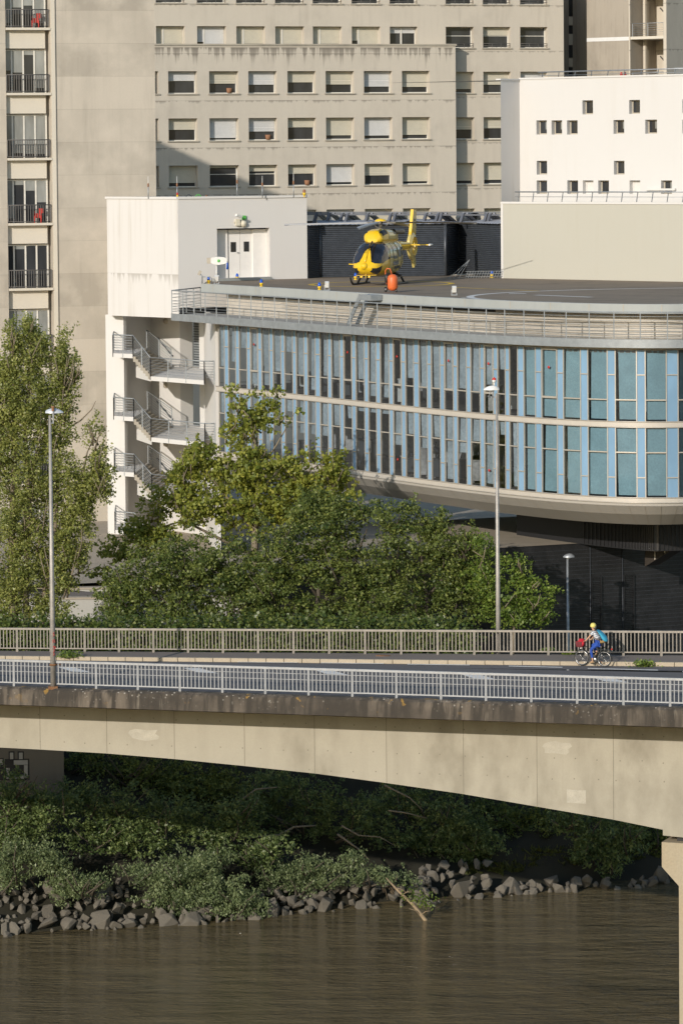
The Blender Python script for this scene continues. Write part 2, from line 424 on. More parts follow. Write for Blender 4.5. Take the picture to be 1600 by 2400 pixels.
# --- left tower with glazed loggias
TP0 = plan(127, 229, 400); TPu = Vector((math.cos(R(16)), math.sin(R(16)), 0)); T = Pl(TP0, TP0 + TPu)
towerL = thing('apartment_tower', 'tall concrete tower at the left with a stack of glazed balconies', 'building', T.pt(2, -1))
aw = T.uv(366, 400)[0]; ar0 = T.uv(17.5, 400)[0]; ar1 = T.uv(121.5, 400)[0]
zhi = CAMZ + 13; zlo = -1.2
m = MB(); m.wall(T, -6, aw, zlo, zhi, [(ar0, zlo, ar1, zhi)], .8)
m.quad(T.pt(aw, zlo), T.pt(aw, zlo, -12), T.pt(aw, zhi, -12), T.pt(aw, zhi)); m.build('wall', M['tower'], towerL)
m = MB(); m.pbox(T, ar0 - .05, ar1 + .1, zlo, zhi, -1.6, -.8); m.build('loggia_back', M['tower'], towerL)
m = MB(); m.pbox(T, ar1 + .05, ar1 + .3, zlo, zhi, 0, .1); m.build('pilaster', M['spandrel'], towerL)
per = 152.7
for k in range(-1, 8):
    yt = 115.5 + per * k
    zt = T.uv(65, yt)[1]; zb = T.uv(65, yt + 97)[1]; zc = T.uv(65, yt + 103)[1]; zn = T.uv(65, yt + per)[1]
    m = MB(); m.pbox(T, ar0 + .01, ar1 - .25, zn + .06, zc - .12, -.79, -.3); m.build('spandrel', M['spandrel'], towerL)
    m = MB(); m.pbox(T, ar0 + .02, ar1 + .02, zc - .12, zc + .03, -.79, .1); m.build('balcony_slab', M['spandrel'], towerL)
    o = -.62; f = MB(); n = 4; e = [ar0 + .0, ar0 + (ar1 - ar0) * .17, ar0 + (ar1 - ar0) * .43, ar0 + (ar1 - ar0) * .68, ar0 + (ar1 - ar0) * .93]
    for q in e: f.pbox(T, q - .05, q + .05, zc + .035, zt, o - .04, o + .05)
    f.pbox(T, e[0] + .05, e[-1] - .05, zt - .08, zt, o - .03, o + .04)
    zr = T.uv(65, yt + 62)[1]; 
    wd = f.build('window', M['frame_white'], towerL)
    g = MB(); g.quad(T.pt(e[0], zc + .03, o), T.pt(e[-1], zc + .03, o), T.pt(e[-1], zt, o), T.pt(e[0], zt, o)); g.build('pane', M['glass_dark'], wd)
    bl = MB()
    for q in range(4):
        h = random.choice((.1, .25, .55, .95, .95, .5))
        if k in (1, 4): h = (.62, .95, .97, .98)[q] if k == 1 else (.9, .97, .4, .97)[q]
        if k == 3: h = (0, .08, 0, .0)[q]
        if h: bl.pbox(T, e[q] + .06, e[q + 1] - .06, zt - .09 - h * (zt - zc - .3), zt - .09, o + .005, o + .012)
    if bl.f: bl.build('blind', M['glass_grey'], wd)
    r = MB(); zr = zc + 1.15; a0, a1 = ar0 + .04, ar1 - .1
    r.tube(T.pt(a0, zr, .02), T.pt(a1, zr, .02), .035, n=6); r.tube(T.pt(a0, zc + .12, .02), T.pt(a1, zc + .12, .02), .025, n=6)
    r.tube(T.pt(a1, zr, .02), T.pt(a1, zr, -.5), .03, n=6)
    for q in range(18): r.bar(T.pt(a0 + (a1 - a0) * q / 17, zc + .12, .02), T.pt(a0 + (a1 - a0) * q / 17, zr, .02), .035 if q % 17 else .06)
    for q in range(3): r.bar(T.pt(a1, zc + .12, -.12 - q * .14), T.pt(a1, zr, -.12 - q * .14), .03)
    r.build('balcony_railing', M['rail_dark'], towerL)
    if k in (-1, 2):
        ch = MB(); c = T.pt(ar0 + (ar1 - ar0) * .7, zc + .03, -.25)
        ch.bar(c + Vector((-.2, 0, 0)), c + Vector((-.2, 0, .75)), .04); ch.bar(c + Vector((.2, 0, 0)), c + Vector((.2, 0, .9)), .04)
        ch.bar(c + Vector((-.22, 0, .45)), c + Vector((.22, 0, .45)), .06, .3); ch.bar(c + Vector((.2, 0, .6)), c + Vector((.2, 0, .9)), .3, .05)
        ch.bar(c + Vector((-.2, -.3, 0)), c + Vector((-.2, -.3, .45)), .04); ch.bar(c + Vector((.2, -.3, 0)), c + Vector((.2, -.3, .45)), .04)
        ch.build('folding_chair', M['red'], None, {-1: 'red folding chair half hidden behind the topmost tower balcony railing', 2: 'bright red folding chair on a tower balcony just above the poplar'}[k], 'chair', 'red chairs on the tower balconies')

# a neighbouring block just outside the frame, whose roof shadow falls on the beige facade
s = -SUNV; hz = Vector((s.x, s.y, 0)).normalized()
pA = B.pt(*B.uv(369, 330)); pC = B.pt(*B.uv(720, 486))
zroof = pA.z + 46 * math.tan(SUN_EL)
def back(p):
    L = (zroof - p.z) / math.tan(SUN_EL); return Vector((p.x, p.y, 0)) - hz * L
q0, q1 = back(pA), back(pC); d = (q1 - q0).normalized(); nrm = Vector((-d.y, d.x, 0))
if nrm.dot(hz) > 0: nrm = -nrm
q0 = q0 - d * 3; q1 = q1 + d * 3
m = MB(); c = [q0 + Vector((0, 0, -1)), q1 + Vector((0, 0, -1)), q1 + nrm * 14 + Vector((0, 0, -1)), q0 + nrm * 14 + Vector((0, 0, -1))]
h = Vector((0, 0, zroof + 1))
for i in range(4): m.quad(c[i], c[(i + 1) % 4], c[(i + 1) % 4] + h, c[i] + h)
m.quad(*[x + h for x in c])
neigh = m.build('neighbour_block', M['beige2'], None, 'beige concrete block standing just left of the picture beside the tower', 'building')
# ================================================================== white access block, helipad building, screens
M['white'] = concrete('white_render', (.60, .59, .575), (.52, .49, .44), .10, .3, sscale=1.6, grain=.03, bumpd=.004, rough=.8)
M['white_streaked'] = concrete('white_render_streaked', (.62, .605, .585), (.42, .38, .32), .12, .8, sscale=2.6, zstretch=.03, grain=.03, bumpd=.004, drips=[(15.0, 1.2, 0, .55)])
M['white_plain'] = concrete('white_render_clean', (.62, .61, .59), (.55, .52, .47), .12, .35, sscale=1.8, grain=.03, bumpd=.004)
M['cream'] = concrete('cream_render', (.45, .44, .385), (.42, .40, .33), .2, .4, sscale=2.4, grain=.05, bumpd=.004, zstretch=.06)
M['door'] = simple('white_door_paint', (.76, .74, .71), .45, var=.04)
M['grey_metal'] = simple('painted_grey_steel', (.30, .325, .34), .5, .3, var=.15)
M['slab'] = concrete('grey_slab_edge', (.44, .43, .40), (.25, .24, .22), .3, .3, grain=.06)
M['kerbmetal'] = concrete('grey_kerb_panel', (.36, .38, .37), (.22, .23, .22), .35, .35, grain=.05, rough=.6)
M['deck'] = concrete('helipad_asphalt', (.26, .21, .155), (.11, .09, .07), .75, 0, grain=.3)
M['yellow_mark'] = simple('yellow_marking', (.62, .42, .04), .8, var=.15)
M['white_mark'] = simple('white_marking', (.66, .65, .62), .8, var=.15)
M['alu'] = simple('champagne_aluminium', (.50, .46, .40), .4, .35, var=.06)
M['spand'] = simple('spandrel_panel', (.52, .48, .42), .5, .1, var=.05)
M['fascia'] = concrete('fascia_panel', (.40, .375, .335), (.25, .23, .2), .15, .15, grain=.03, rough=.45)
M['blue'] = glassy('blue_enamel_glass', (.21, .35, .50), .1, .1, .6)
M['glass'] = window_glass('clear_window_glass', (.86, .90, .93), .12)
M['glass_teal'] = window_glass('tinted_window_glass', (.84, .92, .95), .12)
M['teal_blind'] = simple('teal_blind_fabric', (.25, .375, .44), .8, var=.12, vs=1.2)
M['grey_blind'] = simple('grey_blue_blind', (.36, .44, .50), .85, var=.25, vs=.8)
M['interior'] = simple('interior_paint', (.42, .43, .44), .9, var=.3, vs=.7)
M['floor_in'] = simple('interior_floor', (.16, .15, .14), .6)
M['furn_dark'] = simple('equipment_dark', (.04, .05, .06), .5)
M['furn_light'] = simple('equipment_light', (.55, .60, .62), .5)
M['furn_green'] = simple('green_cloth', (.20, .38, .10), .8)
M['corr'] = simple('corrugated_cladding', (.075, .085, .10), .42, .3, var=.2)
M['corr_roof'] = simple('zinc_roof', (.36, .37, .40), .6, .1)
M['frame_dark'] = simple('dark_grey_steel', (.15, .16, .185), .45, .4)
M['corr_beige'] = simple('ribbed_beige_cladding', (.55, .51, .45), .6, .1, var=.08)
M['dark'] = simple('black_paint_and_shade', (.012, .012, .014), .6)  # near black for dark parts, openings and the painted shade strip
M['black_brick'] = simple('black_cladding', (.022, .022, .024), .38, var=.35, vs=1.4)
M['green_sign'] = simple('green_plastic', (.10, .45, .08), .4)
M['yellow_pl'] = simple('yellow_plastic', (.75, .50, .02), .4)
M['blue_pl'] = simple('blue_lens', (.01, .10, .55), .15)
M['white_pl'] = simple('white_plastic', (.75, .75, .72), .4)
M['step'] = concrete('stair_concrete', (.44, .40, .33), (.25, .22, .18), .3, .2)
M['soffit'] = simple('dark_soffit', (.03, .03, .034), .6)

ZD = 14.62
# ---- white access block
acc = thing('access_block', 'white rendered lift and stair block with double doors onto the helipad', 'building', at(418, 470, 218) * 1.0)
Lf = Pl(plan(252, 221, 600), plan(418, 216.5, 600)); Ff = Pl(plan(418, 216.5, 600), plan(720, 219.6, 600))
zt = 19.45; zl = 12.42
bl_ = plan(252, 221, 600) + Vector((1.0, 8, 0)); br_ = plan(720, 219.6, 600) + Vector((-.6, 9, 0))
m = MB(); m.wall(Lf, 0, Lf.L, zl, zt); m.build('streaked_wall', M['white_streaked'], acc)
dh = (Ff.uv(508.5, 535)[0], ZD, Ff.uv(632, 535)[0], Ff.uv(560, 535)[1])
m = MB(); m.wall(Ff, 0, Ff.L, ZD - 1.6, zt, [dh], .75)
e = Ff.pt(Ff.L, 0)
for (p, q) in ((e, br_), (br_, bl_), (bl_, Lf.pt(0, 0))): m.quad(p + Vector((0, 0, zl)), q + Vector((0, 0, zl)), q + Vector((0, 0, zt)), p + Vector((0, 0, zt)))
A = [Lf.pt(0, zl), Lf.pt(Lf.L, zl), Ff.pt(Ff.L, zl), br_ + Vector((0, 0, zl)), bl_ + Vector((0, 0, zl))]
m.quad(*A[::-1]); m.build('wall', M['white'], acc)
m = MB(); m.quad(*[Vector((p.x, p.y, zt + .02)) for p in A]); m.build('roof', M['slab'], acc)
m = MB(); m.pbox(Lf, -.08, Lf.L, zt, zt + .13, -.15, .07); m.pbox(Ff, 0.0, Ff.L + .08, zt + .001, zt + .131, -.15, .07); m.build('roof_trim', M['white_plain'], acc)
# door set
def drect(x0, x1, y0, y1, o0, o1, name, mat, par):
    a0 = Ff.uv(x0, 590, o1)[0]; a1 = Ff.uv(x1, 590, o1)[0]; z1 = Ff.uv(560, y0, o1)[1]; z0 = Ff.uv(560, y1, o1)[1]
    m = MB(); m.pbox(Ff, a0, a1, max(z0, ZD + .01), z1, o0, o1); return m.build(name, mat, par)
drect(508, 534, 538, 665, -.8, -.58, 'side_panel', M['door'], acc)
d1 = drect(536, 562.3, 538, 665, -.8, -.66, 'door', M['door'], acc); d2 = drect(563, 592, 538, 665, -.8, -.66, 'door', M['door'], acc)
drect(593, 629, 538, 665, -.8, -.55, 'side_panel', M['door'], acc)
drect(540.7, 553.5, 567, 590.5, -.66, -.65, 'door_window', M['glass_dark'], d1); drect(571.5, 584, 566.5, 590, -.66, -.65, 'door_window', M['glass_dark'], d2)
drect(556, 560, 591, 593, -.66, -.58, 'handle', M['metal'], d1); drect(626.5, 629.5, 593, 596.5, -.5, -.44, 'door_button', M['green_sign'], acc)
# lower recess walls
LW = Pl(plan(258.5, 222.2, 900), plan(355.5, 225.5, 900)); RW = Pl(plan(355.5, 225.5, 900), plan(479, 220.5, 900)); SW = Pl(plan(479, 220.5, 900), plan(506, 208.6, 900))
m = MB(); m.pbox(LW, 0, LW.L, -1.3, zl + .003, -.2, 0); m.pbox(LW, -.14, .12, -1.3, zl - .004, -.19, 1.2); m.build('side_wall', M['white_plain'], acc)
dhole = [RW.uv(423, 900)[0], 0, RW.uv(468, 900)[0], 0]
zr = [9.17, 5.6, 2.35]
m = MB(); m.wall(RW, 0, RW.L, -1.3, zl + .3, [(dhole[0], z, dhole[2], z + 3.0) for z in zr[:2]], .9); m.build('stair_wall', M['white_plain'], acc)
m = MB(); m.pbox(SW, 0, SW.L, -1.3, zl + .3, -.2, 0); m.build('link_wall', M['white_plain'], acc)
for z, (xa, xb) in zip(zr[:2], ((428, 466), (446, 466))):
    a0 = RW.uv(xa, 900)[0]; a1 = RW.uv(xb, 900)[0]
    m = MB(); m.pbox(RW, a0, a1, z, z + 2.95, -.9, -.84)
    d = m.build('door', M['grey_metal'] if z > 8 else M['corr'], acc)
    if z > 8:
        g = MB()
        for k in range(18): g.pbox(RW, a0 + .05, a1 - .05, z + .1 + k * .155, z + .15 + k * .155, -.84, -.8)
        g.pbox(RW, (a0 + a1) / 2 - .07, (a0 + a1) / 2 + .07, z, z + 2.9, -.84, -.78)
        g.build('door_grille', M['furn_dark'], d)
# landings and flights
for lv in range(4):
    zR = zr[lv] if lv < 3 else -1.2; zL = [10.3, 6.56, 3.25, -.25][lv]
    f0 = plan(266, 218, 880); f1 = plan(313, 216.9, 880); g0 = plan(353, 213.6, 880); g1 = plan(479, 209.4, 880)
    m = MB()
    def slab(poly, z, t=.25):
        P = [Vector((p.x, p.y, z)) for p in poly]; Q = [p - Vector((0, 0, t)) for p in P]
        m.quad(*P); m.quad(*Q[::-1])
        for i in range(len(P)): m.quad(P[i], Q[i], Q[(i + 1) % len(P)], P[(i + 1) % len(P)])
    slab([f0, f1, plan(345, 223.5, 880), plan(268, 222.0, 880)], zL)
    if lv < 3: slab([g0, g1, plan(479, 220.3, 880), plan(395, 223.5, 880)], zR)
    m.build('landing', M['white_plain'], acc)
    if lv < 3:
        m = MB(); n = 7; h0, h1 = plan(345, 223.4, 880), plan(402, 221.5, 880)
        for k in range(n):
            ta, tb = k / n, (k + 1) / n; z = zL + (zR - zL) * (k + 1) / (n + 1)
            pa, pb, qa, qb = f1.lerp(g0, ta), f1.lerp(g0, tb), h0.lerp(h1, ta), h0.lerp(h1, tb)
            up = [Vector((p.x, p.y, z)) for p in (pa, pb, qb, qa)]; dn = [p - Vector((0, 0, .32)) for p in up]
            m.quad(*up); m.quad(*dn[::-1])
            for i in range(4): m.quad(up[i], dn[i], dn[(i + 1) % 4], up[(i + 1) % 4])
        m.build('stair_flight', M['step'], acc)
        m = MB(); a, b_, c_ = plan(319, 219.5, 870), plan(354, 215.5, 870), plan(352, 224, 870)
        zz = zL - .75
        P = [Vector((a.x, a.y, zz)), Vector((b_.x, b_.y, zz - .5)), Vector((c_.x, c_.y, zz))]; Q = [Vector((p.x, p.y, zL - 1.55)) for p in P]
        m.quad(*P); m.quad(*Q[::-1])
        for i in range(3): m.quad(P[i], Q[i], Q[(i + 1) % 3], P[(i + 1) % 3])
        m.build('stair_beam', M['white_plain'], acc)
    r = MB()
    def railrun(p, q, za, zb, posts, H=1.1, first=True):
        P = Vector((p.x, p.y, za)); Q = Vector((q.x, q.y, zb)); up = Vector((0, 0, 1))
        r.tube(P + up * H, Q + up * H, .035, n=5)
        for k in range(1, 7): r.tube(P + up * (H * k / 7.2 + .03), Q + up * (H * k / 7.2 + .03), .014, n=4)
        for k in range(posts + 1):
            s_ = P.lerp(Q, k / posts); r.bar(s_ - up * .22, s_ + up * H, .06, .03)
    railrun(f0, f1, zL, zL, 2)
    if lv < 3:
        railrun(f1, g0, zL, zR, 2); railrun(g0, g1, zR, zR, 3)
        railrun(g1, plan(502, 209.3, 880), zR, zR, 1)
        railrun(h0, h1, zL, zR, 2)
    railrun(f0, plan(268, 221.8, 880), zL, zL, 1)
    r.build('stair_railing', M['grey_metal'], acc)
    if lv < 3:
        k = MB(); y = (791, 940, 1074)[lv]
        a = RW.pt(*RW.uv(368, y, .1), .1); b_ = RW.pt(*RW.uv(405, y + 44, .1), .1); k.tube(a, b_, .04, n=6)
        for f in (.05, .5, .95): k.bar(a.lerp(b_, f), a.lerp(b_, f) - RW.n * .1, .04)
        k.build('wall_handrail', M['furn_dark'], acc)
        k = MB(); c = RW.pt(*RW.uv(388, (752, 903, 1040)[lv], .05), .0); k.lathe(c, [(0, .14), (.16, .12), (.2, 0)], 12, RW.n); k.build('bulkhead_light', M['step'], acc)

# ---- things fixed round the white block
def small(name, mb, mat, label, cat, group=None): return mb.build(name, M[mat], None, label, cat, group)
ants = [(348, 413, 463, 'bare thin aerial at the left end of the white roof'), (415.5, 413, 462, 'thin aerial with yellow and red lamp at its foot on the white roof corner'), (556, 400, 460, 'tall thin aerial in the middle of the white roof'), (615, 412, 460, 'thin aerial above the helipad doors on the white roof'), (688, 405, 460, 'thin aerial towards the right end of the white roof')]
for i, (x, y0, y1, lb) in enumerate(ants):
    D = 218.2; p = at(x, y1, D); p.z = zt + .025; t = at(x - .5, y0, D)
    root = thing('aerial', lb, 'aerial', p, 'aerials along the white roof')
    m = MB(); m.tube(p, p.lerp(t, .55), .035, n=6); m.build('pole', M['metal'], root)
    m = MB(); m.tube(p.lerp(t, .55), t, .022, .012, n=6); m.build('whip', M['white_pl'], root)
    m = MB(); m.lathe(p.lerp(t, .52), [(.02, 0), (.05, .02), (.05, .2), (.02, .22)], 8); m.build('clamp', M['orange'], root)
    if i == 1:
        m = MB(); m.lathe(p + Vector((.02, -.1, .02)), [(.05, 0), (.06, .06), (.06, .18), (0, .18)], 10); m.build('lamp_base', M['yellow_pl'], root)
        m = MB(); m.lathe(p + Vector((.02, -.1, .2)), [(.05, 0), (.06, .06), (.05, .12), (0, .15)], 10); m.build('lamp_lens', M['red'], root)
root = thing('beacon', 'small orange warning beacon on the right end of the white roof', 'beacon', at(713, 460, 218.5), None)
p = at(713, 461, 218.5); p.z = zt + .03
m = MB(); m.lathe(p, [(.05, 0), (.05, .12), (.1, .14), (.1, .26), (0, .26)], 10); m.build('base', M['yellow_pl'], root)
m = MB(); m.lathe(p + Vector((0, 0, .265)), [(.08, 0), (.1, .08), (.07, .18), (0, .2)], 10); m.build('lens', M['orange'], root)
for x, lb in ((434, 'black looped cable end on the white roof beside the corner aerial'), (456, 'green looped cable on the white roof')):
    m = MB(); p = at(x, 461, 218.0); p.z = zt + .03
    m.chain([p + Vector((k * .09, 0, .22 * math.sin(k / 5 * math.pi))) for k in range(6)], [.03] * 6, 6); small('roof_cable', m, 'furn_dark' if x < 440 else 'green_sign', lb, 'cable', 'cable loops on the white roof')
for x in (484,):
    p = at(x, 461, 218.0); p.z = zt + .03; m = MB(); m.lathe(p, [(.12, 0), (.12, .06), (.05, .08), (.05, .18), (0, .18)], 10); small('roof_vent', m, 'orange', 'small rusty vent cap on the white roof', 'vent')
cam_ = thing('security_camera', 'white security camera on an arm above the helipad doors', 'camera', Ff.pt(*Ff.uv(557, 505)))
p = Ff.pt(*Ff.uv(563, 508)); m = MB(); m.bar(p, p + Ff.n * .5 - Ff.u * .1, .06); m.build('arm', M['metal'], cam_)
q = p + Ff.n * .5 - Ff.u * .1; m = MB(); m.bar(q, q - Ff.u * .4 + Ff.n * .15 + Vector((0, 0, .12)), .16, .14); m.build('camera_body', M['white_pl'], cam_)
p = Ff.uv(571, 510); m = MB(); m.pbox(Ff, p[0] - .12, p[0] + .12, p[1] - .12, p[1] + .12, 0, .1); small('exit_sign', m, 'green_sign', 'small green box on the wall above the helipad doors', 'sign')
p = Ff.uv(555.5, 521); m = MB(); m.pbox(Ff, p[0] - .13, p[0] + .13, p[1] - .2, p[1] + .2, 0, .2); m.bar(Ff.pt(p[0] - .25, p[1], .1), Ff.pt(p[0] - .13, p[1] + .02, .1), .05); small('wall_box', m, 'shutter', 'cream square junction box above the helipad doors', 'box')
p = Ff.pt(*Ff.uv(569.5, 524)); m = MB(); m.lathe(p, [(.16, 0), (.22, .05), (.2, .14), (.12, .22), (0, .25)], 14, Ff.n); small('round_lamp', m, 'shutter', 'round cream floodlight above the helipad doors', 'lamp')
# equipment cabinet on post
p = atz(508, 661, ZD); cb = thing('equipment_cabinet', 'white rounded cabinet with green disc on a post beside the helipad doors', 'cabinet', p)
m = MB(); m.tube(p, p + Vector((0, 0, 1.0)), .04); m.tube(p, p + Vector((.12, -.1, .4)), .04); m.build('post', M['white_pl'], cb)
c = p + Vector((.12, 0, 1.24)); m = MB(); w_ = [(-.45, .12), (-.4, .2), (0, .24), (.35, .2), (.5, .12), (.5, -.1), (.35, -.18), (0, -.24), (-.3, -.2), (-.45, -.1)]
F_ = [c + Vector((a, -.16, b)) for a, b in w_]; G_ = [c + Vector((a, .16, b)) for a, b in w_]
m.quad(*F_[::-1]); m.quad(*G_)
for i in range(len(F_)): m.quad(F_[i], G_[i], G_[(i + 1) % 10], F_[(i + 1) % 10])
m.build('cabinet_body', M['white_pl'], cb)
m = MB(); m.lathe(c + Vector((.02, -.161, 0)), [(0, .01), (.09, .01), (.09, 0)], 14, (0, -1, 0)); m.build('disc', M['green_sign'], cb)
m = MB(); m.box(c.x - .68, c.x - .45, c.y - .1, c.y + .1, c.z - .16, c.z + .18); m.build('connector_box', M['step'], cb)
m = MB(); m.chain([c + Vector((.5, -.1, 0)), c + Vector((.52, -.12, -.25)), c + Vector((.5, -.1, -.5))], [.02, .05, .06], 6); m.build('plug', M['blue_pl'], cb)
p = atz(474, 665, ZD); ms = thing('sensor_mast', 'grey sensor mast with a bent pipe at the left tip of the helipad', 'mast', p)
m = MB(); m.chain([p - Vector((0, 0, .4)), p + Vector((0, 0, .45)), p + Vector((-.15, 0, .6))], [.04] * 3); m.chain([p + Vector((0, 0, .4)), p + Vector((.45, 0, .4)), p + Vector((.55, 0, .3)), p + Vector((.55, 0, .02))], [.03] * 4); m.build('pipe', M['metal'], ms)
m = MB(); m.bar(p + Vector((-.2, 0, .5)), p + Vector((-.08, 0, .75)), .16); m.build('sensor', M['step'], ms)

# ---- helipad building (curved glass front)
def curve(data, lo, hi, deg=3, yref=800, step=8):
    xs = np.array([d[0] for d in data], float); ds = np.array([d[1] for d in data], float)
    c = np.polyfit((xs - 1000) / 600, ds, deg); f = lambda x: float(np.polyval(c, (x - 1000) / 600))
    def pl(x):
        if x <= 1600: return plan(x, f(x), yref)
        a, b = plan(1600, f(1600), yref), plan(1590, f(1590), yref); t = (a - b).normalized(); L = (x - 1600) * .022
        return a + t * L + Vector((t.y, -t.x, 0)) * (-.012 * L * L)
    return f, pl
hp = thing('helipad_building', 'curved glass hospital wing with a rooftop helipad and blue panels', 'building', at(1200, 1180, 184))
fK, K = curve([(473, 210), (559, 207.6), (740, 199.6), (870, 193.3), (1088, 186.2), (1196, 182.9), (1330, 180.5), (1451, 178.4), (1600, 177.4)], 473, 1600)
fW, Wk = curve([(402, 211.3), (480, 205.5), (559, 203), (740, 195.9), (870, 191.9), (1100, 183.7), (1196, 181), (1358, 178.5), (1600, 176.9)], 402, 1600)
fG, G = curve([(505, 207.6), (880, 193), (1041, 186.8), (1161, 183.4), (1268, 180.9), (1358, 179.3), (1600, 177.6)], 505, 1600)
def nrm(f, x): d = (f(x + 4) - f(x - 4)).normalized(); return Vector((d.y, -d.x, 0))
def sweep(f, xs, prof, m, sm=False):
    rows = [[f(x) + nrm(f, x) * o + Vector((0, 0, z)) for o, z in prof] for x in xs]; m.grid(rows, sm=sm, flip=True)
XK = list(range(473, 1700, 12)); XE = XK[-1]
# deck
Kp = [K(x) for x in XK]
backp = [Ff.pt(.4, 0), Ff.pt(Ff.L - .02, 0), plan(721, 222, 650), plan(1175, 222, 650), plan(1600, 212, 650), plan(1800, 206, 650)]
m = MB(); bx = backp
def bk(t):   # point on back outline
    t = t * (len(bx) - 1); i = min(int(t), len(bx) - 2); return bx[i].lerp(bx[i + 1], t - i)
rows = []
for i, p in enumerate(Kp):
    x = XK[i]; q = plan(min(max(x, 500), 1800) , 223 if x < 1175 else 223 - (x - 1175) * .022, 650)
    rows.append([Vector((p.x, p.y, ZD - .03)).lerp(Vector((q.x, q.y, ZD - .03)), t / 6) for t in range(7)])
m.grid(rows, sm=False); m.build('helipad_deck', M['deck'], hp)
m = MB(); sweep(K, XK, [(-.3, ZD - .02), (-.3, ZD + .05), (0, ZD + .05), (.02, ZD - .42), (-.25, ZD - .42)], m); m.build('deck_kerb', M['kerbmetal'], hp)
m = MB()
for x in (501, 601, 720, 790, 872, 950, 1090, 1196, 1290, 1380, 1460, 1550):
    p = K(x) + nrm(K, x) * .022; t = Vector((-nrm(K, x).y, nrm(K, x).x, 0)) * .02; m.quad(p - t + Vector((0, 0, ZD - .4)), p + t + Vector((0, 0, ZD - .4)), p + t + Vector((0, 0, ZD + .03)), p - t + Vector((0, 0, ZD + .03)))
m.build('kerb_joint', M['step'], hp)
# wall under the kerb
m = MB(); xs = list(range(500, 1690, 12)); sweep(K, xs, [(-.9, ZD - .43), (-.9, 12.6)], m); m.build('recessed_wall', M['corr_beige'], hp)
m = MB(); sweep(K, xs, [(-.9, ZD - .44), (.0, ZD - .44)], m); m.build('deck_underside', M['soffit'], hp)
m = MB()
for i in range(0, 330):
    x = 1130 + i * 1.66; p = K(x) + nrm(K, x) * -.9; n_ = nrm(K, x); t = Vector((-n_.y, n_.x, 0)) * .018
    m.par(p - t + Vector((0, 0, 12.8)), t * 2, n_ * .05, Vector((0, 0, 1.36)))
m.build('wall_ribs', M['corr_beige'], hp)
m = MB(); sweep(K, list(range(560, 1690, 12)), [(-.86, 14.18), (-.86, 14.0)], m); m.build('painted_shade_strip', M['dark'], hp)  # dark strip painted in as the shade below the deck kerb
# walkway
XW = list(range(403, 1700, 10))
m = MB(); sweep(Wk, XW, [(-2.6, 12.93), (0, 12.93), (.0, 12.64), (-2.6, 12.64)], m)
p, n_ = Wk(403), nrm(Wk, 403); m.quad(p + Vector((0, 0, 12.93)), p + Vector((0, 0, 12.64)), p - n_ * 2.6 + Vector((0, 0, 12.64)), p - n_ * 2.6 + Vector((0, 0, 12.93)))
m.build('walkway_slab', M['slab'], hp)
m = MB(); sweep(Wk, XW, [(.03, 12.99), (.03, 12.58), (-.02, 12.58)], m); m.build('walkway_edge', M['grey_metal'] , hp)
rl = MB(); hs = [1.37, 1.17, .97, .77, .6, .45, .3, .17]
for j, h in enumerate(hs):
    pts = [Wk(x) + nrm(Wk, x) * -.03 + Vector((0, 0, 12.93 + h)) for x in XW[::2]]
    rl.chain(pts, [.035 if j == 0 else .013] * len(pts), 5, False)
    p = Wk(403) + nrm(Wk, 403) * -.03; q = plan(470, 214.5, 680)
    rl.tube(p + Vector((0, 0, 12.93 + h)), q + Vector((0, 0, 12.93 + h)), .035 if j == 0 else .013, n=5)
rail = rl.build('walkway_railing', M['grey_metal'], hp)
acc_ = 0; last = Wk(403); posts = [403]
x = 403
while x < 1690:
    x += 1; p = Wk(x); acc_ += (p - last).length; last = p
    if acc_ > 1.32: posts.append(x); acc_ = 0
for x in posts:
    p = Wk(x) + nrm(Wk, x) * -.03; m = MB(); m.bar(p + Vector((0, 0, 12.8)), p + Vector((0, 0, 14.3)), .05, .05); m.build('post', M['grey_metal'], rail)
p = Wk(403) + nrm(Wk, 403) * -.03; q = plan(470, 214.5, 680)
for k in range(1, 5):
    c = p.lerp(q, k / 4); m = MB(); m.bar(c + Vector((0, 0, 12.93)), c + Vector((0, 0, 14.3)), .05); m.build('post', M['grey_metal'], rail)
m = MB(); 
for h in (.85, .65, .35, .15):
    pts = [K(x) + nrm(K, x) * -.5 + Vector((0, 0, 12.93 + h)) for x in range(640, 1690, 15)]; m.chain(pts, [.016] * len(pts), 4, False)
m.build('inner_guard_rail', M['step'], hp)
# floors, back wall, fascia, soffit
XG = list(range(506, 1700, 10))
for z0, z1 in ((12.3, 12.62), (8.62, 8.95), (4.86, 5.18)):
    m = MB(); sweep(G, XG, [(-7, z1), (-.12, z1), (-.12, z0), (-7, z0)], m); m.build('floor_slab', M['floor_in'], hp)
m = MB(); sweep(G, XG, [(-6.9, 4.87), (-6.9, 12.6)], m); m.build('inner_wall', M['interior'], hp)
m = MB(); sweep(G, XG, [(.02, 5.0), (.0, 4.86), (-.5, 4.4), (-1.5, 3.8), (-1.8, 3.78)], m, sm=False); m.build('soffit_fascia', M['fascia'], hp)
for x in range(520, 1690, 38):
    m = MB(); n_ = nrm(G, x); t = Vector((-n_.y, n_.x, 0)) * .012
    a, b_, c_ = [G(x) + n_ * (o + .012) + Vector((0, 0, z - .01)) for o, z in ((0, 4.86), (-.5, 4.4), (-1.5, 3.8))]
    m.quad(a - t, a + t, b_ + t, b_ - t); m.quad(b_ - t, b_ + t, c_ + t, c_ - t)
    m.build('fascia_joint', M['step'], hp)
m = MB(); sweep(G, XG, [(-1.8, 3.78), (-16, 3.6)], m); m.build('underside', M['soffit'], hp)
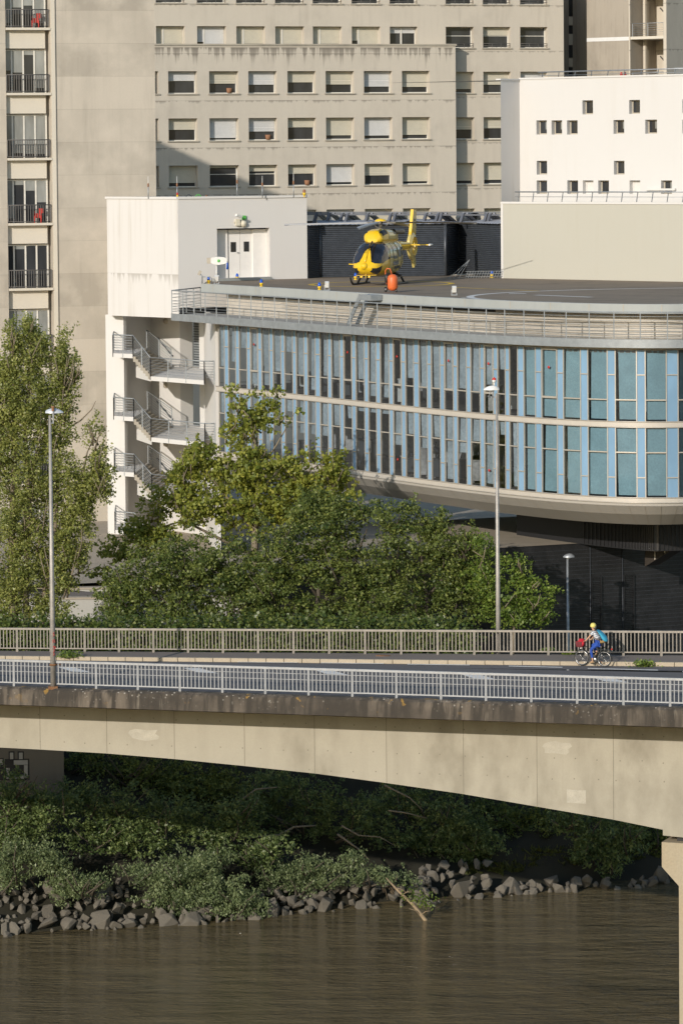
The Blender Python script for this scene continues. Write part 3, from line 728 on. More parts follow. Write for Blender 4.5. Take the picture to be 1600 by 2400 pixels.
# spandrel bands and frames
def gp(x, z, o=0.0): return G(x) + nrm(G, x) * o + Vector((0, 0, z))
for z0, z1, o in ((12.44, 12.63, .0), (8.66, 8.98, .02), (4.99, 5.28, .02)):
    m = MB(); sweep(G, XG, [(o, z1), (o, z0)], m); m.build('spandrel_band', M['spand'], hp)
    m = MB()
    for zz in (z0 + .02, z1 - .02): m.chain([gp(x, zz, o + .02) for x in XG], [.028] * len(XG), 4, False)
    m.build('band_moulding', M['alu'], hp)
pane = [513, 536, 561, 587, 613.5, 640, 667, 694, 721, 749.7, 776.5, 805, 833.5, 862.7, 890.7, 920.7, 949.7, 981, 1010, 1040.7, 1071, 1102.4, 1134, 1165.6, 1193, 1226.8, 1268.4, 1319.4, 1376.5, 1440.6, 1510.5, 1587]
blue = [526.5, 552.7, 579, 605, 632, 658.7, 686, 712.7, 739, 768.3, 796.4, 824.5, 853.8, 881.3, 911.6, 940.3, 969.2, 1000.6, 1030.8, 1061.6, 1092.4, 1124.3, 1155.4, 1183.3, 1212.2, 1254, 1304.6, 1359.4, 1422, 1490.3, 1559.7, 1650]
redset = {3, 11, 15, 19, 22, 26}
def mull(m, x, z0, z1, w=.05):
    n_ = nrm(G, x); t = Vector((-n_.y, n_.x, 0)); p = G(x) - t * w / 2 - n_ * .05; m.par(p + Vector((0, 0, z0)), t * w, n_ * .085, Vector((0, 0, z1 - z0)))
def tran(m, xa, xb, z, w=.06, o=.0):
    n_ = nrm(G, (xa + xb) / 2); a, b_ = G(xa), G(xb); m.par(a - n_ * (.05) + Vector((0, 0, z - w / 2)), b_ - a, n_ * (.11 + o), Vector((0, 0, w)))
for i, xa in enumerate(pane):
    xb = blue[i]; xn = pane[i + 1] if i + 1 < len(pane) else 1700
    right = xa > 1220
    for fl, (z0, zt_, z1) in enumerate(((8.98, 10.02, 12.44), (5.28, 7.46, 8.66))):
        m = MB(); mull(m, xa, z0, z1); mull(m, xb, z0, z1); tran(m, xa, xb, zt_, .1 if (i in redset and fl == 0) else .055)
        if i in redset and fl == 0:
            tran(m, xa, xb, z1 - .05, .08); mull(m, xa + .9, zt_, z1, .06); mull(m, xb - .9, zt_, z1, .06)
        wd = m.build('window', M['alu'], hp)
        m = MB(); a, b_ = gp(xa, z0, -.01), gp(xb, z0, -.01); h = Vector((0, 0, z1 - z0)); m.quad(a, b_, b_ + h, a + h); m.build('pane', M['glass_teal'] if right else M['glass'], wd)
        # blinds and curtains hang inside
        m = MB()
        if right: ca, cb_, zlow = (.03 if random.random() < .4 else .1), 1.0, z0 + .08
        else:
            r_ = random.random(); ca, cb_ = random.choice(((.02, .98), (.02, .98), (.2, 1.0), (0, .75)))
            zlow = random.choice((z0 + .3, zt_ + .1, zt_ + .4, (zt_ + z1) / 2, zt_ - .1)) if fl == 0 else random.choice((zt_ + .05, zt_ - .6, zt_ + .5, z1 - .25, z0 + .15))
        if right or random.random() < .93:
            n = 9; rows = []
            lean = random.uniform(-.06, .06) if right else 0
            for k in range(n + 1):
                t = ca + (cb_ - ca) * k / n; wv = .03 * math.sin(k * 2.3 + i)
                p1 = G(xa + (xb - xa) * t) - nrm(G, xa) * (.13 + wv); p2 = G(xa + (xb - xa) * min(1, max(0, t + lean))) - nrm(G, xa) * (.13 - wv)
                rows.append([p1 + Vector((0, 0, z1 - .04)), p2 + Vector((0, 0, zlow))])
            m.grid(rows, sm=True); m.build('curtain', M['teal_blind'] if right else M['grey_blind'], wd)
        if i in redset and (fl == 0 or i in (15, 22)):
            xm = xa + (xb - xa) * .45; zz = (z1 - .95) if fl == 0 else zt_ - 1.35
            m = MB(); m.lathe(gp(xm, zz, .01), [(0, .01), (.07, .01), (.07, 0)], 12, nrm(G, xm)); m.build('red_disc', M['red'], wd)
        m = MB(); a, b_ = gp(xb, z0, -.0), gp(xn, z0, -.0); m.quad(a, b_, b_ + h, a + h); bp_ = m.build('blue_panel', M['blue'], hp)
        m = MB(); tran(m, xb, xn, 11.24 if fl == 0 else 6.24, .05); m.build('panel_bar', M['alu'], bp_)
# things standing inside the glazed rooms
inn = random.Random(3)
for k in range(40):
    x = inn.uniform(540, 1210); zb = inn.choice((8.96, 5.19)); d = inn.uniform(.5, 3); w_ = inn.uniform(.25, .8); h = inn.uniform(.6, 1.5)
    p = G(x) - nrm(G, x) * d; m = MB(); m.box(p.x - w_ / 2, p.x + w_ / 2, p.y - .25, p.y + .25, zb + .12, zb + h)
    m.box(p.x - w_ / 2 - .05, p.x + w_ / 2 + .05, p.y - .3, p.y + .3, zb + h, zb + h + .06)
    for sx in (-1, 1): m.bar((p.x + sx * w_ / 2.4, p.y, zb), (p.x + sx * w_ / 2.4, p.y, zb + .14), .06)
    m.tube((p.x, p.y, zb + h), (p.x + .1, p.y, zb + h + .35), .03)
    m.build('equipment_trolley', M[inn.choice(('furn_dark', 'furn_dark', 'furn_light', 'interior'))], None, 'medical equipment standing behind the curved glass front', 'equipment', 'equipment inside the glazed rooms')
# steps from deck to walkway
p0 = K(858) + nrm(K, 858) * .3; t = (K(880) - K(858)).normalized()
stp = MB(); stp.par(K(872) + Vector((0, 0, ZD - .28)) + nrm(K, 872) * .03, t * 1.15 + Vector((0, 0, 0)), nrm(K, 872) * .7, Vector((0, 0, .3)))
a = K(868) + nrm(K, 868) * .6; b_ = a - t * 1.35 - Vector((0, 0, 0))
for off in (0, -.55):
    A_ = a + nrm(K, 868) * off; B_ = b_ + nrm(K, 868) * off
    stp.bar(Vector((A_.x, A_.y, ZD - .05)), Vector((B_.x, B_.y, 12.95)), .06, .26)
for k in range(6):
    c = a.lerp(b_, (k + .6) / 6.6); stp.par(Vector((c.x, c.y, ZD - .1 - (ZD - 13) * (k + .6) / 6.6)), t * .2, nrm(K, 868) * -.55, Vector((0, 0, .03)))
stp.build('steel_steps', M['grey_metal'], hp)

# ---- markings on the helipad
def strip(pts, w_, z, name, mat, closed=False):
    m = MB(); n = len(pts)
    for i in range(n if closed else n - 1):
        a, b_ = pts[i], pts[(i + 1) % n]; p = pts[i - 1] if (closed or i) else a; q = pts[(i + 2) % n] if (closed or i + 2 < n) else b_
        ta = (b_ - p).normalized(); tb = (q - a).normalized(); na = Vector((-ta.y, ta.x, 0)); nb_ = Vector((-tb.y, tb.x, 0))
        m.quad(*[Vector((v.x, v.y, z)) for v in (a - na * w_ / 2, b_ - nb_ * w_ / 2, b_ + nb_ * w_ / 2, a + na * w_ / 2)])
    return m.build(name, mat, hp)
zm = ZD - .03 + .006
ca = atz(737, 664, ZD); cb_ = atz(1051, 665, ZD); cc = (ca + cb_) / 2; r_ = (cb_ - ca).length / 2
strip([Vector((cc.x + r_ * math.cos(a), cc.y + r_ * math.sin(a), 0)) for a in np.linspace(0, 2 * math.pi, 64, endpoint=False)], .35, zm, 'yellow_ring', M['yellow_mark'], True)
strip([atz(x, y, ZD) for x, y in ((1060, 672), (1140, 676), (1200, 678), (1265, 681))], .25, zm, 'yellow_line', M['yellow_mark'])
tip = atz(1100, 694, ZD); rr = 12.5; cw = Vector((tip.x + rr, tip.y - .6, 0))
strip([Vector((cw.x + rr * math.cos(a), cw.y + rr * .78 * math.sin(a), 0)) for a in np.linspace(math.pi * .5, math.pi * 1.27, 50)], .4, zm, 'white_circle', M['white_mark'])
strip([atz(x, y, ZD) for x, y in ((1192, 687.5), (1232, 687))], .5, zm + .005, 'white_patch', M['white_mark'])
strip([atz(x, y, ZD) for x, y in ((1255, 690.5), (1385, 695.5))], .45, zm + .005, 'white_patch', M['white_mark'])
strip([atz(x, y, ZD) for x, y in ((1082, 696.5), (1092, 697))], .3, zm + .005, 'white_patch', M['white_mark'])
m = MB(); a, b_ = Ff.pt(1.7, 0, 1.6), Ff.pt(Ff.L - 2.5, 0, .6); m.par(Vector((a.x, a.y, ZD - .02)), b_ - a, -Ff.n * .6, Vector((0, 0, .16))); m.build('low_kerb', M['kerbmetal'], hp)

# ---- helipad edge lights, floodlights
lamps = [(489, 664, 'leftmost blue and yellow edge light at the tip of the helipad'), (556, 656, 'blue and yellow edge light in front of the white double doors'), (612.5, 671, 'blue and yellow edge light on the kerb just right of the white doors'), (748.5, 679, 'blue and yellow edge light on the kerb left of the helicopter'), (833, 655, 'blue and yellow light beside the helicopter left skid'), (1152, 650, 'blue and yellow light against the dark corrugated screen'), (1381, 654.5, 'rightmost blue and yellow light against the cream wall')]
l0 = thing('helipad_light', 'x', 'light', (0, 0, 0))
m = MB(); m.lathe((0, 0, 0), [(.15, 0), (.15, .05), (.07, .07), (.07, .12), (.14, .15), (.14, .3), (0, .3)], 12); m.build('base', M['yellow_pl'], l0)
m = MB(); m.lathe((0, 0, .3), [(.11, 0), (.13, .1), (.1, .22), (.04, .28), (0, .29)], 12); m.build('lens', M['blue_pl'], l0)
ch = childmap(l0)
for i, (x, y, lb) in enumerate(lamps):
    o = l0 if i == 0 else copy_tree(l0, None, ch); p = atz(x, y, ZD); p.z = ZD - .028 if i not in (0, 2, 3) else ZD - .02; o.location = p; o.scale = (.72, .72, .72)
    tag(o, lb, 'light', 'blue and yellow helipad lights')
f0_ = thing('floodlight', 'x', 'floodlight', (0, 0, 0))
m = MB(); m.box(-.16, .16, -.12, .12, 0, .04); m.bar((-.13, 0, 0), (-.13, 0, .3), .04); m.bar((.13, 0, 0), (.13, 0, .3), .04); m.build('bracket', M['metal'], f0_)
m = MB(); m.par((-.11, -.12, .16), Vector((.22, 0, 0)), Vector((0, .2, .08)), Vector((0, -.1, .26))); m.build('housing', M['white_pl'], f0_)
ch = childmap(f0_)
for i, (x, y, lb) in enumerate([(508, 664, 'small white floodlight at the foot of the cabinet post'), (766, 679.5, 'small white floodlight on the helipad edge left of the helicopter'), (1063.6, 691, 'small white floodlight on the helipad edge left of the white circle'), (1201, 650.5, 'small white floodlight at the foot of the cream wall')]):
    o = f0_ if i == 0 else copy_tree(f0_, None, ch); p = atz(x, y, ZD); p.z = ZD - .028; o.location = p; tag(o, lb, 'floodlight', 'white floodlights on the helipad')

# ---- corrugated screen, its roof and steel frame
scr = thing('corrugated_screen', 'dark folded corrugated metal screen behind the helicopter', 'screen', at(950, 645, 221))
pts = [plan(719, 219.7, 600), plan(750, 221.2, 600), plan(1043, 222, 600), plan(1074, 225.2, 600), plan(1177, 219.5, 600)]
ztop = 17.75
for i in range(4):
    pl = Pl(pts[i], pts[i + 1]); m = MB(); n = 27; rows = []
    for k in range(n * 4 + 1):
        z = ZD - .03 + (ztop - ZD + .03) * k / (n * 4); o = (.0, .035, .05, .035)[k % 4]
        rows.append([pl.pt(0, z, o), pl.pt(pl.L, z, o)])
    m.grid(rows, sm=False); m.build('corrugated_panel', M['corr'], scr)
m = MB()
for i in range(4):
    pl = Pl(pts[i], pts[i + 1]); n = max(2, int(pl.L / .2)); rows = []
    for k in range(n + 1):
        z = .025 if k % 2 else 0; rows.append([pl.pt(pl.L * k / n, ztop + z, .25), pl.pt(pl.L * k / n, ztop + .22 + z, -2.6)])
    m.grid(rows, sm=False, flip=True)
m.build('sheet_roof', M['corr_roof'], scr)
for p in pts[1:4]:
    m = MB(); m.tube((p.x, p.y, ZD), (p.x, p.y, ztop), .1, n=8); m.build('corner_post', M['corr'], scr)
tr = thing('steel_frame', 'grey steel lattice frame standing above the corrugated screen roof', 'steel frame', at(950, 522, 225))
m = MB()
def sp(x, y, D=224.5): return at(x, y, D)
for ya, yb, D, r_ in ((497.5, 497.5, 224.5, .07), (502.5, 504, 223.5, .09), (500, 501, 226.5, .05)): m.bar(sp(718, ya, D), sp(1180, yb, D), r_)
xs_ = [742, 772, 802, 815, 862, 916, 927, 998, 1026, 1035, 1085, 1140, 1148]
for x in xs_:
    m.bar(sp(x, 501, 223.5), sp(x - 7, 525, 223.2), .16); 
    for q in (0, 9): m.bar(sp(x + q, 500, 224), sp(x + q + 30, 526, 226), .11)
m.build('lattice', M['frame_dark'], tr)
dc = thing('ventilation_duct', 'dark round ventilation duct between the steel frame members', 'duct', at(1100, 515, 226))
m = MB(); a, b_ = at(1078, 510, 228), at(1112, 512, 225.5); m.tube(a, b_, .3, .34, 14, False); m.tube(b_, b_ + (b_ - a).normalized() * .02, .34, .4, 14, False); m.build('pipe', M['corr'], dc)
g = MB(); A_, B_ = atz(1090, 652, ZD), atz(1176, 651, ZD)
for k in range(3): g.bar(A_ + Vector((0, 0, .1 + .15 * k)), B_ + Vector((0, 0, .1 + .15 * k)), .02)
for k in range(14): g.bar(A_.lerp(B_, k / 14) + Vector((0, 0, 0)), A_.lerp(B_, (k + 1) / 14) + Vector((0, 0, .42)), .02)
for x in (1050, 1062, 1074): g.bar(atz(x, 653, ZD), atz(1100, 652, ZD) + Vector((0, 0, 1.1)), .02)
g.build('folded_safety_net', M['metal'], None, 'folded wire safety net leaning against the right end of the corrugated screen', 'safety net')

# ---- cream screen wall and white building at the right
cw_ = thing('screen_wall', 'long plain cream wall closing the right side of the helipad', 'wall', at(1400, 650, 213))
CP = Pl(plan(1175.5, 217.3, 600), plan(1600, 208.9, 600)); Lc = CP.L * 1.5
m = MB(); m.pbox(CP, 0, Lc, 12.5, 19.0, -.3, 0); m.build('wall', M['cream'], cw_)
m = MB(); m.pbox(CP, -.06, Lc, 19.0, 19.12, -.35, .05); m.pbox(CP, -.05, .12, ZD - .03, 18.99, -.29, .03); m.build('edge_trim', M['white_plain'], cw_)
m = MB(); m.pbox(CP, 0.01, Lc, 18.7, 18.99, -5, -.31); m.build('ledge', M['slab'], cw_)
def slanted_rail(par, pl, x0, x1, yrail, ybase, n, o, name, lean=-.25):
    r = MB(); a0 = pl.uv(x0, yrail, o)[0]; a1 = pl.uv(x1, yrail, o)[0] + (4 if x1 >= 1600 else 0); zr_ = pl.uv((x0 + x1) / 2, yrail, o)[1]; zb_ = pl.uv((x0 + x1) / 2, ybase, o)[1]
    r.tube(pl.pt(a0, zr_, o), pl.pt(a1, zr_, o), .04, n=6); r.tube(pl.pt(a0, (zr_ + zb_) / 2, o), pl.pt(a1, (zr_ + zb_) / 2, o), .015, n=5)
    for k in range(n):
        a = a0 + (a1 - a0) * (k + .3) / n; r.bar(pl.pt(a + lean, zb_ - .05, o - .2), pl.pt(a, zr_, o), .045)
    return r.build(name, M['metal'], par)
slanted_rail(cw_, CP, 1206, 1600, 450, 473, 15, -.1, 'guard_rail')
wb = thing('white_building', 'white building at the right with scattered small square windows', 'building', at(1400, 470, 219))
WP = Pl(plan(1217, 223.5, 300), plan(1600, 215.5, 300)); WS = Pl(plan(1173, 222, 300), plan(1217, 223.5, 300))
def zx(*r): return tuple(v / 3.136 + (1100 if i % 2 == 0 else 0) for i, v in enumerate(r))
wl = [(827, 738, 905, 840, 0), (1170, 735, 1250, 836, 0), (489, 885, 566, 988, 1), (600, 885, 678, 988, 1), (714, 885, 792, 988, 0), (1055, 882, 1134, 983, 1), (1288, 880, 1375, 982, 1), (491, 1182, 568, 1283, 0), (1058, 1182, 1136, 1283, 0), (491, 1326, 568, 1425, 0), (716, 1326, 795, 1425, 0), (830, 1326, 908, 1425, 2), (943, 1326, 1022, 1425, 0), (1173, 1326, 1252, 1425, 2), (1404, 1326, 1485, 1425, 1), (1561, 730, 1640, 832, 0), (1561, 880, 1640, 980, 0)]
hs = []
for r in wl:
    x0, y0, x1, y1 = zx(*r[:4]); a0, z1 = WP.uv(x0, y0); a1, z0 = WP.uv(x1, y1); hs.append((a0, z0, a1, z1))
zT = WP.uv(1400, 182)[1]
m = MB(); m.wall(WP, 0, WP.L * 1.5, 18.9, zT, hs, .35); m.build('wall', M['white'], wb)
m = MB(); m.wall(WS, 0, WS.L, 18.9, zT - .05); p = WS.pt(0, 0); q = p + Vector((1.5, 9, 0)); m.quad(p + Vector((0, 0, 12)), q + Vector((0, 0, 12)), q + Vector((0, 0, zT - .05)), p + Vector((0, 0, zT - .05))); m.build('corner_wall', M['white_streaked'], wb)
m = MB(); m.pbox(WP, 0, WP.L * 1.5, zT, zT + .1, -.3, .06); m.pbox(WS, -.08, WS.L - .02, zT - .05, zT + .04, -.3, .06); m.build('roof_trim', M['white_plain'], wb)
P_ = [WS.pt(0, zT - .06), WP.pt(0, zT - .06), WP.pt(WP.L * 1.5, zT - .06), WP.pt(WP.L * 1.5, zT - .06, -10), WS.pt(0, zT - .06, -10)]
m = MB(); m.quad(*P_); m.build('roof', M['slab'], wb)
for h, r in zip(hs, wl):
    f = MB(); a0, z0, a1, z1 = h; o = -.35; t = .07
    f.pbox(WP, a0, a0 + t, z0, z1, o - .03, o + .03); f.pbox(WP, a1 - t, a1, z0, z1, o - .03, o + .03); f.pbox(WP, a0 + t, a1 - t, z1 - t, z1, o - .03, o + .03); f.pbox(WP, a0 + t, a1 - t, z0, z0 + t, o - .03, o + .03)
    wd = f.build('window', M['step'] if r[4] != 2 else M['white_plain'], wb)
    g = MB(); g.quad(WP.pt(a0, z0, o), WP.pt(a1, z0, o), WP.pt(a1, z1, o), WP.pt(a0, z1, o)); g.build('pane', M['white_plain'] if r[4] == 2 else M['glass_dark'], wd)
    if r[4] == 1:
        g = MB(); g.pbox(WP, (a0 + a1) / 2 + .05, a1 - t, z0 + .3, z1 - t, o + .005, o + .015); g.build('blind', M['glass_grey'], wd)
m = MB(); a0, z_ = WP.uv(1516, 444); m.pbox(WP, a0, a0 + 2.1, z_ - .06, z_ + .06, 0, .18); m.build('ledge', M['white_plain'], wb)
slanted_rail(wb, WP, 1260, 1600, 165, 182, 12, -.4, 'roof_railing')
m = MB(); a0 = WP.uv(1556, 160)[0]; z_ = WP.uv(1556, 158)[1]
m.pbox(WP, a0, a0 + 6, z_ - .05, z_, -1.05, -.95)
for k in range(40): m.bar(WP.pt(a0 + k * .09, zT, -1), WP.pt(a0 + k * .09, z_ - .05, -1), .025)
m.build('roof_grille', M['grey_metal'], wb)
for x, lb in ((1455, 'left one of two red obstruction lamps on the white building roof'), (1463.5, 'right one of two red obstruction lamps on the white building roof')):
    p = WP.pt(*WP.uv(x, 181.5, -.6), -.6); root = thing('obstruction_lamp', lb, 'lamp', p, 'red roof lamps')
    m = MB(); m.lathe(p, [(.06, 0), (.06, .06), (.09, .07), (.09, .1), (0, .1)], 10); m.build('base', M['furn_dark'], root)
    m = MB(); m.lathe(p + Vector((0, 0, .1)), [(.08, 0), (.09, .1), (.06, .2), (0, .22)], 10); m.build('lens', M['red'], root)
# ================================================================== base of the wing, ground, river, bridge
M['girder'] = concrete('bridge_concrete', (.395, .365, .295), (.18, .16, .12), .72, .6, sscale=.9, grain=.15, zstretch=.12)
M['girder_patch'] = simple('repair_mortar', (.44, .41, .34), .9, var=.12)
M['joint_dark'] = simple('joint_dark_line', (.20, .18, .14), .9)  # flat dark colour of the girder joints and tie holes
def cornice_mat():
    b = NB('lichened_cornice')
    x, y, z = b.xyz()
    f = b.ramp(b.noise(3.2, 4, (1, 1, .10)), .42, .58); g = b.ramp(b.noise(.5, 4, off=3), .35, .7)
    col = b.mix(b.math('MULTIPLY', f, g), (.045, .038, .03), (.17, .14, .108))
    col = b.mix(b.math('MULTIPLY', b.ramp(b.noise(3, 3, (1, 1, .1), off=31), .62, .75), .6), col, (.28, .24, .185))
    v = b.n('ShaderNodeTexVoronoi'); b.l(b.pos(), v.inputs['Vector']); v.inputs['Scale'].default_value = 5.5
    top = b.ramp(b.noise(.9, 3, off=8), .46, .56)
    spot = b.math('MULTIPLY', b.math('LESS_THAN', v.outputs['Distance'], .2), top)
    attr = b.n('ShaderNodeAttribute', attribute_name='lip'); spot = b.math('MULTIPLY', spot, attr.outputs['Fac'])
    col = b.mix(b.math('MULTIPLY', spot, .6), col, (.50, .47, .41))
    yl = b.math('MULTIPLY', b.ramp(b.noise(2.2, 4, off=17), .645, .66), attr.outputs['Fac'])
    col = b.mix(b.math('MULTIPLY', yl, .75), col, (.36, .21, .04))
    b.col(col); b.b.inputs['Roughness'].default_value = .95; b.bump(b.noise(14, 5), .6, .02)
    return b.m
M['cornice'] = cornice_mat()
M['asphalt'] = concrete('road_asphalt', (.135, .13, .13), (.09, .088, .09), .5, 0, grain=.35)
M['pave'] = concrete('pavement_asphalt', (.19, .165, .145), (.12, .11, .10), .4, 0, grain=.3)
M['kerb'] = concrete('kerb_stone', (.46, .39, .29), (.25, .21, .16), .5, .3, grain=.3)
M['rail_light'] = simple('galvanised_railing', (.38, .39, .40), .5, .25, var=.12)
M['rail_far'] = simple('weathered_railing', (.31, .28, .24), .6, .15, var=.2)
M['pole'] = simple('lamp_pole_metal', (.40, .375, .34), .5, .3, var=.2)
M['lamp_hood'] = simple('lamp_hood_paint', (.55, .58, .62), .35, .1, var=.05)
M['lamp_glass'] = simple('lamp_glass', (.5, .5, .48), .2)
M['rust'] = simple('rusty_metal', (.22, .11, .05), .8, var=.3)
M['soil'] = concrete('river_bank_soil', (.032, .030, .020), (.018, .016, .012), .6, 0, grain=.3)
M['paving'] = concrete('paved_ground', (.40, .35, .28), (.2, .18, .15), .5, 0, grain=.2)
M['pier'] = concrete('pier_concrete', (.40, .345, .25), (.40, .22, .04), .25, .2, sscale=1.5, grain=.35)
M['rock'] = concrete('riprap_stone', (.155, .14, .115), (.04, .036, .03), .9, 0, grain=.4, bumpd=.05)
M['graffiti'] = simple('white_spray_paint', (.36, .35, .32), .7)
M['wood'] = simple('drift_wood', (.32, .24, .15), .9, var=.3)

# black base block under the wing
bp = thing('black_base_block', 'black clad ground floor block under the curved glass wing', 'building', plan(1350, 187) + Vector((0, 0, -9)))
BW = Pl(plan(1150, 184.9, 1285), plan(1395, 187.2, 1276))
zb = 2.04; Lb = BW.L * 1.5 + 12
m = MB(); m.pbox(BW, 0, Lb, -9, zb, -.3, 0); m.quad(BW.pt(0, -9, -.3), BW.pt(0, zb, -.3), BW.pt(0, zb, -14), BW.pt(0, -9, -14)); m.build('wall', M['black_brick'], bp)
m = MB(); m.quad(BW.pt(-6, zb + .02, -.1), BW.pt(Lb, zb + .02, -.1), BW.pt(Lb, zb + .02, -14), BW.pt(-6, zb + .02, -14)); m.build('flat_roof', M['paving'], bp)
m = MB()
for k in range(40): zz = zb - .3 - k * .21; m.pbox(BW, 0, Lb, zz, zz + .012, 0, .012)
m.build('course_line', M['corr'], bp)
for x0, x1, yt in ((1383, 1408, 1352), (1459, 1484, 1347)):
    a0, z1 = BW.uv(x0, yt); a1 = BW.uv(x1, yt)[0]; m = MB(); m.pbox(BW, a0, a0 + .06, -8, z1, 0, .09); m.pbox(BW, a1 - .06, a1, -8, z1, 0, .09); m.pbox(BW, a0 + .06, a1 - .06, z1 - .06, z1, 0, .09)
    for k in range(60): m.pbox(BW, a0 + .06, a1 - .06, z1 - .12 - k * .09, z1 - .08 - k * .09, 0, .05)
    m.build('louvred_panel', M['black_brick'], bp)
for x in (1381, 1457):
    a0 = BW.uv(x, 1300)[0]; m = MB(); m.tube(BW.pt(a0, -8, .04), BW.pt(a0, zb - .1, .04), .022, n=6); m.build('down_pipe', M['corr'], bp)
m = MB(); sweep(G, list(range(1000, 1690, 20)), [(-5.5, 3.7), (-5.5, 2.05)], m); m.build('recess_wall', M['dark'], hp)
m = MB()
for x in range(1170, 1690, 11): p = G(x) - nrm(G, x) * 5.48; n_ = nrm(G, x); t = Vector((-n_.y, n_.x, 0)) * .02; m.par(p - t + Vector((0, 0, 2.1)), t * 2, n_ * .03, Vector((0, 0, 1.55)))
m.build('recess_rib', M['black_brick'], hp)
wq = thing('raking_panel', 'dark wedge shaped panelled brace hanging below the curved wing at the right edge', 'brace', at(1550, 1327, 185))
WQ = Pl(plan(1510, 185.5, 1240), plan(1620, 183.5, 1240))
c = [WQ.pt(*WQ.uv(1510, 1236)), WQ.pt(*WQ.uv(1510, 1328)), WQ.pt(*WQ.uv(1640, 1248)), WQ.pt(*WQ.uv(1640, 1236))]
m = MB(); d_ = WQ.n * -1.2; m.quad(*c); m.quad(*[p + d_ for p in c[::-1]])
for i in range(4): m.quad(c[i], c[i] + d_, c[(i + 1) % 4] + d_, c[(i + 1) % 4])
m.build('panel', simple('bronze_panel', (.06, .05, .042), .35, .3), wq)
m = MB()
for x, yb in ((1533, 1311), (1556, 1297), (1578, 1284), (1598, 1272)): a, z0 = WQ.uv(x, yb); z1 = WQ.uv(x, 1238)[1]; m.pbox(WQ, a, a + .05, z0, z1, .0, .03)
a, z1 = WQ.uv(1512, 1275); m.pbox(WQ, a, a + 1.6, z1 - .04, z1, .03, .05); m.build('panel_joint', M['spand'], wq)

# terrain
def Dw(X): return 174.95 + .384 * max(-45, min(45, X))
prof = [(-60, -19), (-8, -17), (-1.2, -14.8), (0, -14.0), (1.5, -13.2), (3, -12.4), (5, -11.6), (8, -9.6), (12, -6.6), (16, -4), (19, -2.5), (23, -2.2), (27, -1.1), (60, -1.0), (400, -1.0), (3000, -1.0)]
def gz(X, Y):
    o = Y - Dw(X)
    for (a, za), (b_, zb_) in zip(prof, prof[1:]):
        if a <= o <= b_: return za + (zb_ - za) * (o - a) / (b_ - a)
    return -1
rows = []
Xs = [-900, -300, -90] + list(np.arange(-45, 46, .75)) + [90, 300, 900]
for o, z in [(p[0], p[1]) for p in prof[:3]] + [(v, gz(0, Dw(0) + v)) for v in np.arange(0, 20, .8)] + [(p[0], p[1]) for p in prof[11:]]:
    rows.append([Vector((X, Dw(X) + o, z + (random.uniform(-.25, .25) if 0 < o < 20 else 0))) for X in Xs])
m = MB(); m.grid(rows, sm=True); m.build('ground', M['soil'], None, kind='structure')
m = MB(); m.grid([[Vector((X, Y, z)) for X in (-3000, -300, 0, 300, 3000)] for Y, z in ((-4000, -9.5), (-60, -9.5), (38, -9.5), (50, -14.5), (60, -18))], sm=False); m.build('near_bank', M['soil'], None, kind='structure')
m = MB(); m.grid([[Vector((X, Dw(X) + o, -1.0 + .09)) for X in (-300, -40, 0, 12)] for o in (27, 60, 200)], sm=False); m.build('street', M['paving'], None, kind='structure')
# low terrace walls glimpsed between the trees
for y0, y1, D, lb in ((1382, 1397, 196, 'upper low concrete terrace wall seen between the poplar and the bushes'), (1405, 1437, 191, 'lower pale concrete terrace wall seen between the poplar and the bushes')):
    a, b_ = at(120, y0, D), at(300, y0, D); z1 = a.z; z0 = at(200, y1, D).z - 1.0
    root = thing('terrace_wall', lb, 'wall', (a.x, D, z0), 'low terrace walls'); m = MB(); m.box(a.x - 6, b_.x + 6, D, D + .5, z0, z1); m.build('wall_body', M['slab'], root)
    m = MB(); m.box(a.x - 6.05, b_.x + 6.05, D - .05, D + .55, z1, z1 + .1); m.build('coping', M['paving'], root)
    m = MB(); m.box(a.x - 6, b_.x + 6, D + .56, D + 3.5, z1 - .1, z1 - .02); m.build('terrace_step', M['pave'], root)
# water
def water_mat():
    b = NB('river_water')
    f = b.math('MULTIPLY_ADD', b.ramp(b.noise(.06, 3, (.35, 1, 1)), .3, .7), .5, b.math('MULTIPLY', b.ramp(b.noise(.8, 4, (.22, 1, 1), off=6), .4, .65), .5))
    b.col(b.mix(f, (.088, .069, .034), (.145, .117, .063)))  # stretched pale streaks painted into the colour as ripple gleams
    b.b.inputs['Roughness'].default_value = .11; b.b.inputs['Specular IOR Level'].default_value = .5
    n1 = b.noise(1.2, 5, (.3, 1, 1), .7); n2 = b.noise(5.5, 3, (.35, 1, 1), .6, off=5); n3 = b.noise(.18, 3, (.5, 1, 1), off=2)
    big = b.ramp(n3, .3, .7)
    h = b.math('ADD', b.math('MULTIPLY', n1, 1.0), b.math('MULTIPLY', n2, .35))
    b.bump(b.math('MULTIPLY', h, b.math('MULTIPLY_ADD', big, 1.4, .35)), 1.0, .55)
    return b.m
m = MB(); m.grid([[Vector((X, Y, -14.0)) for X in (-900, -60, 0, 60, 900)] for Y in (-200, 60, 120, 160, 240)], sm=False, flip=False); m.build('river_water', water_mat(), None, kind='structure')

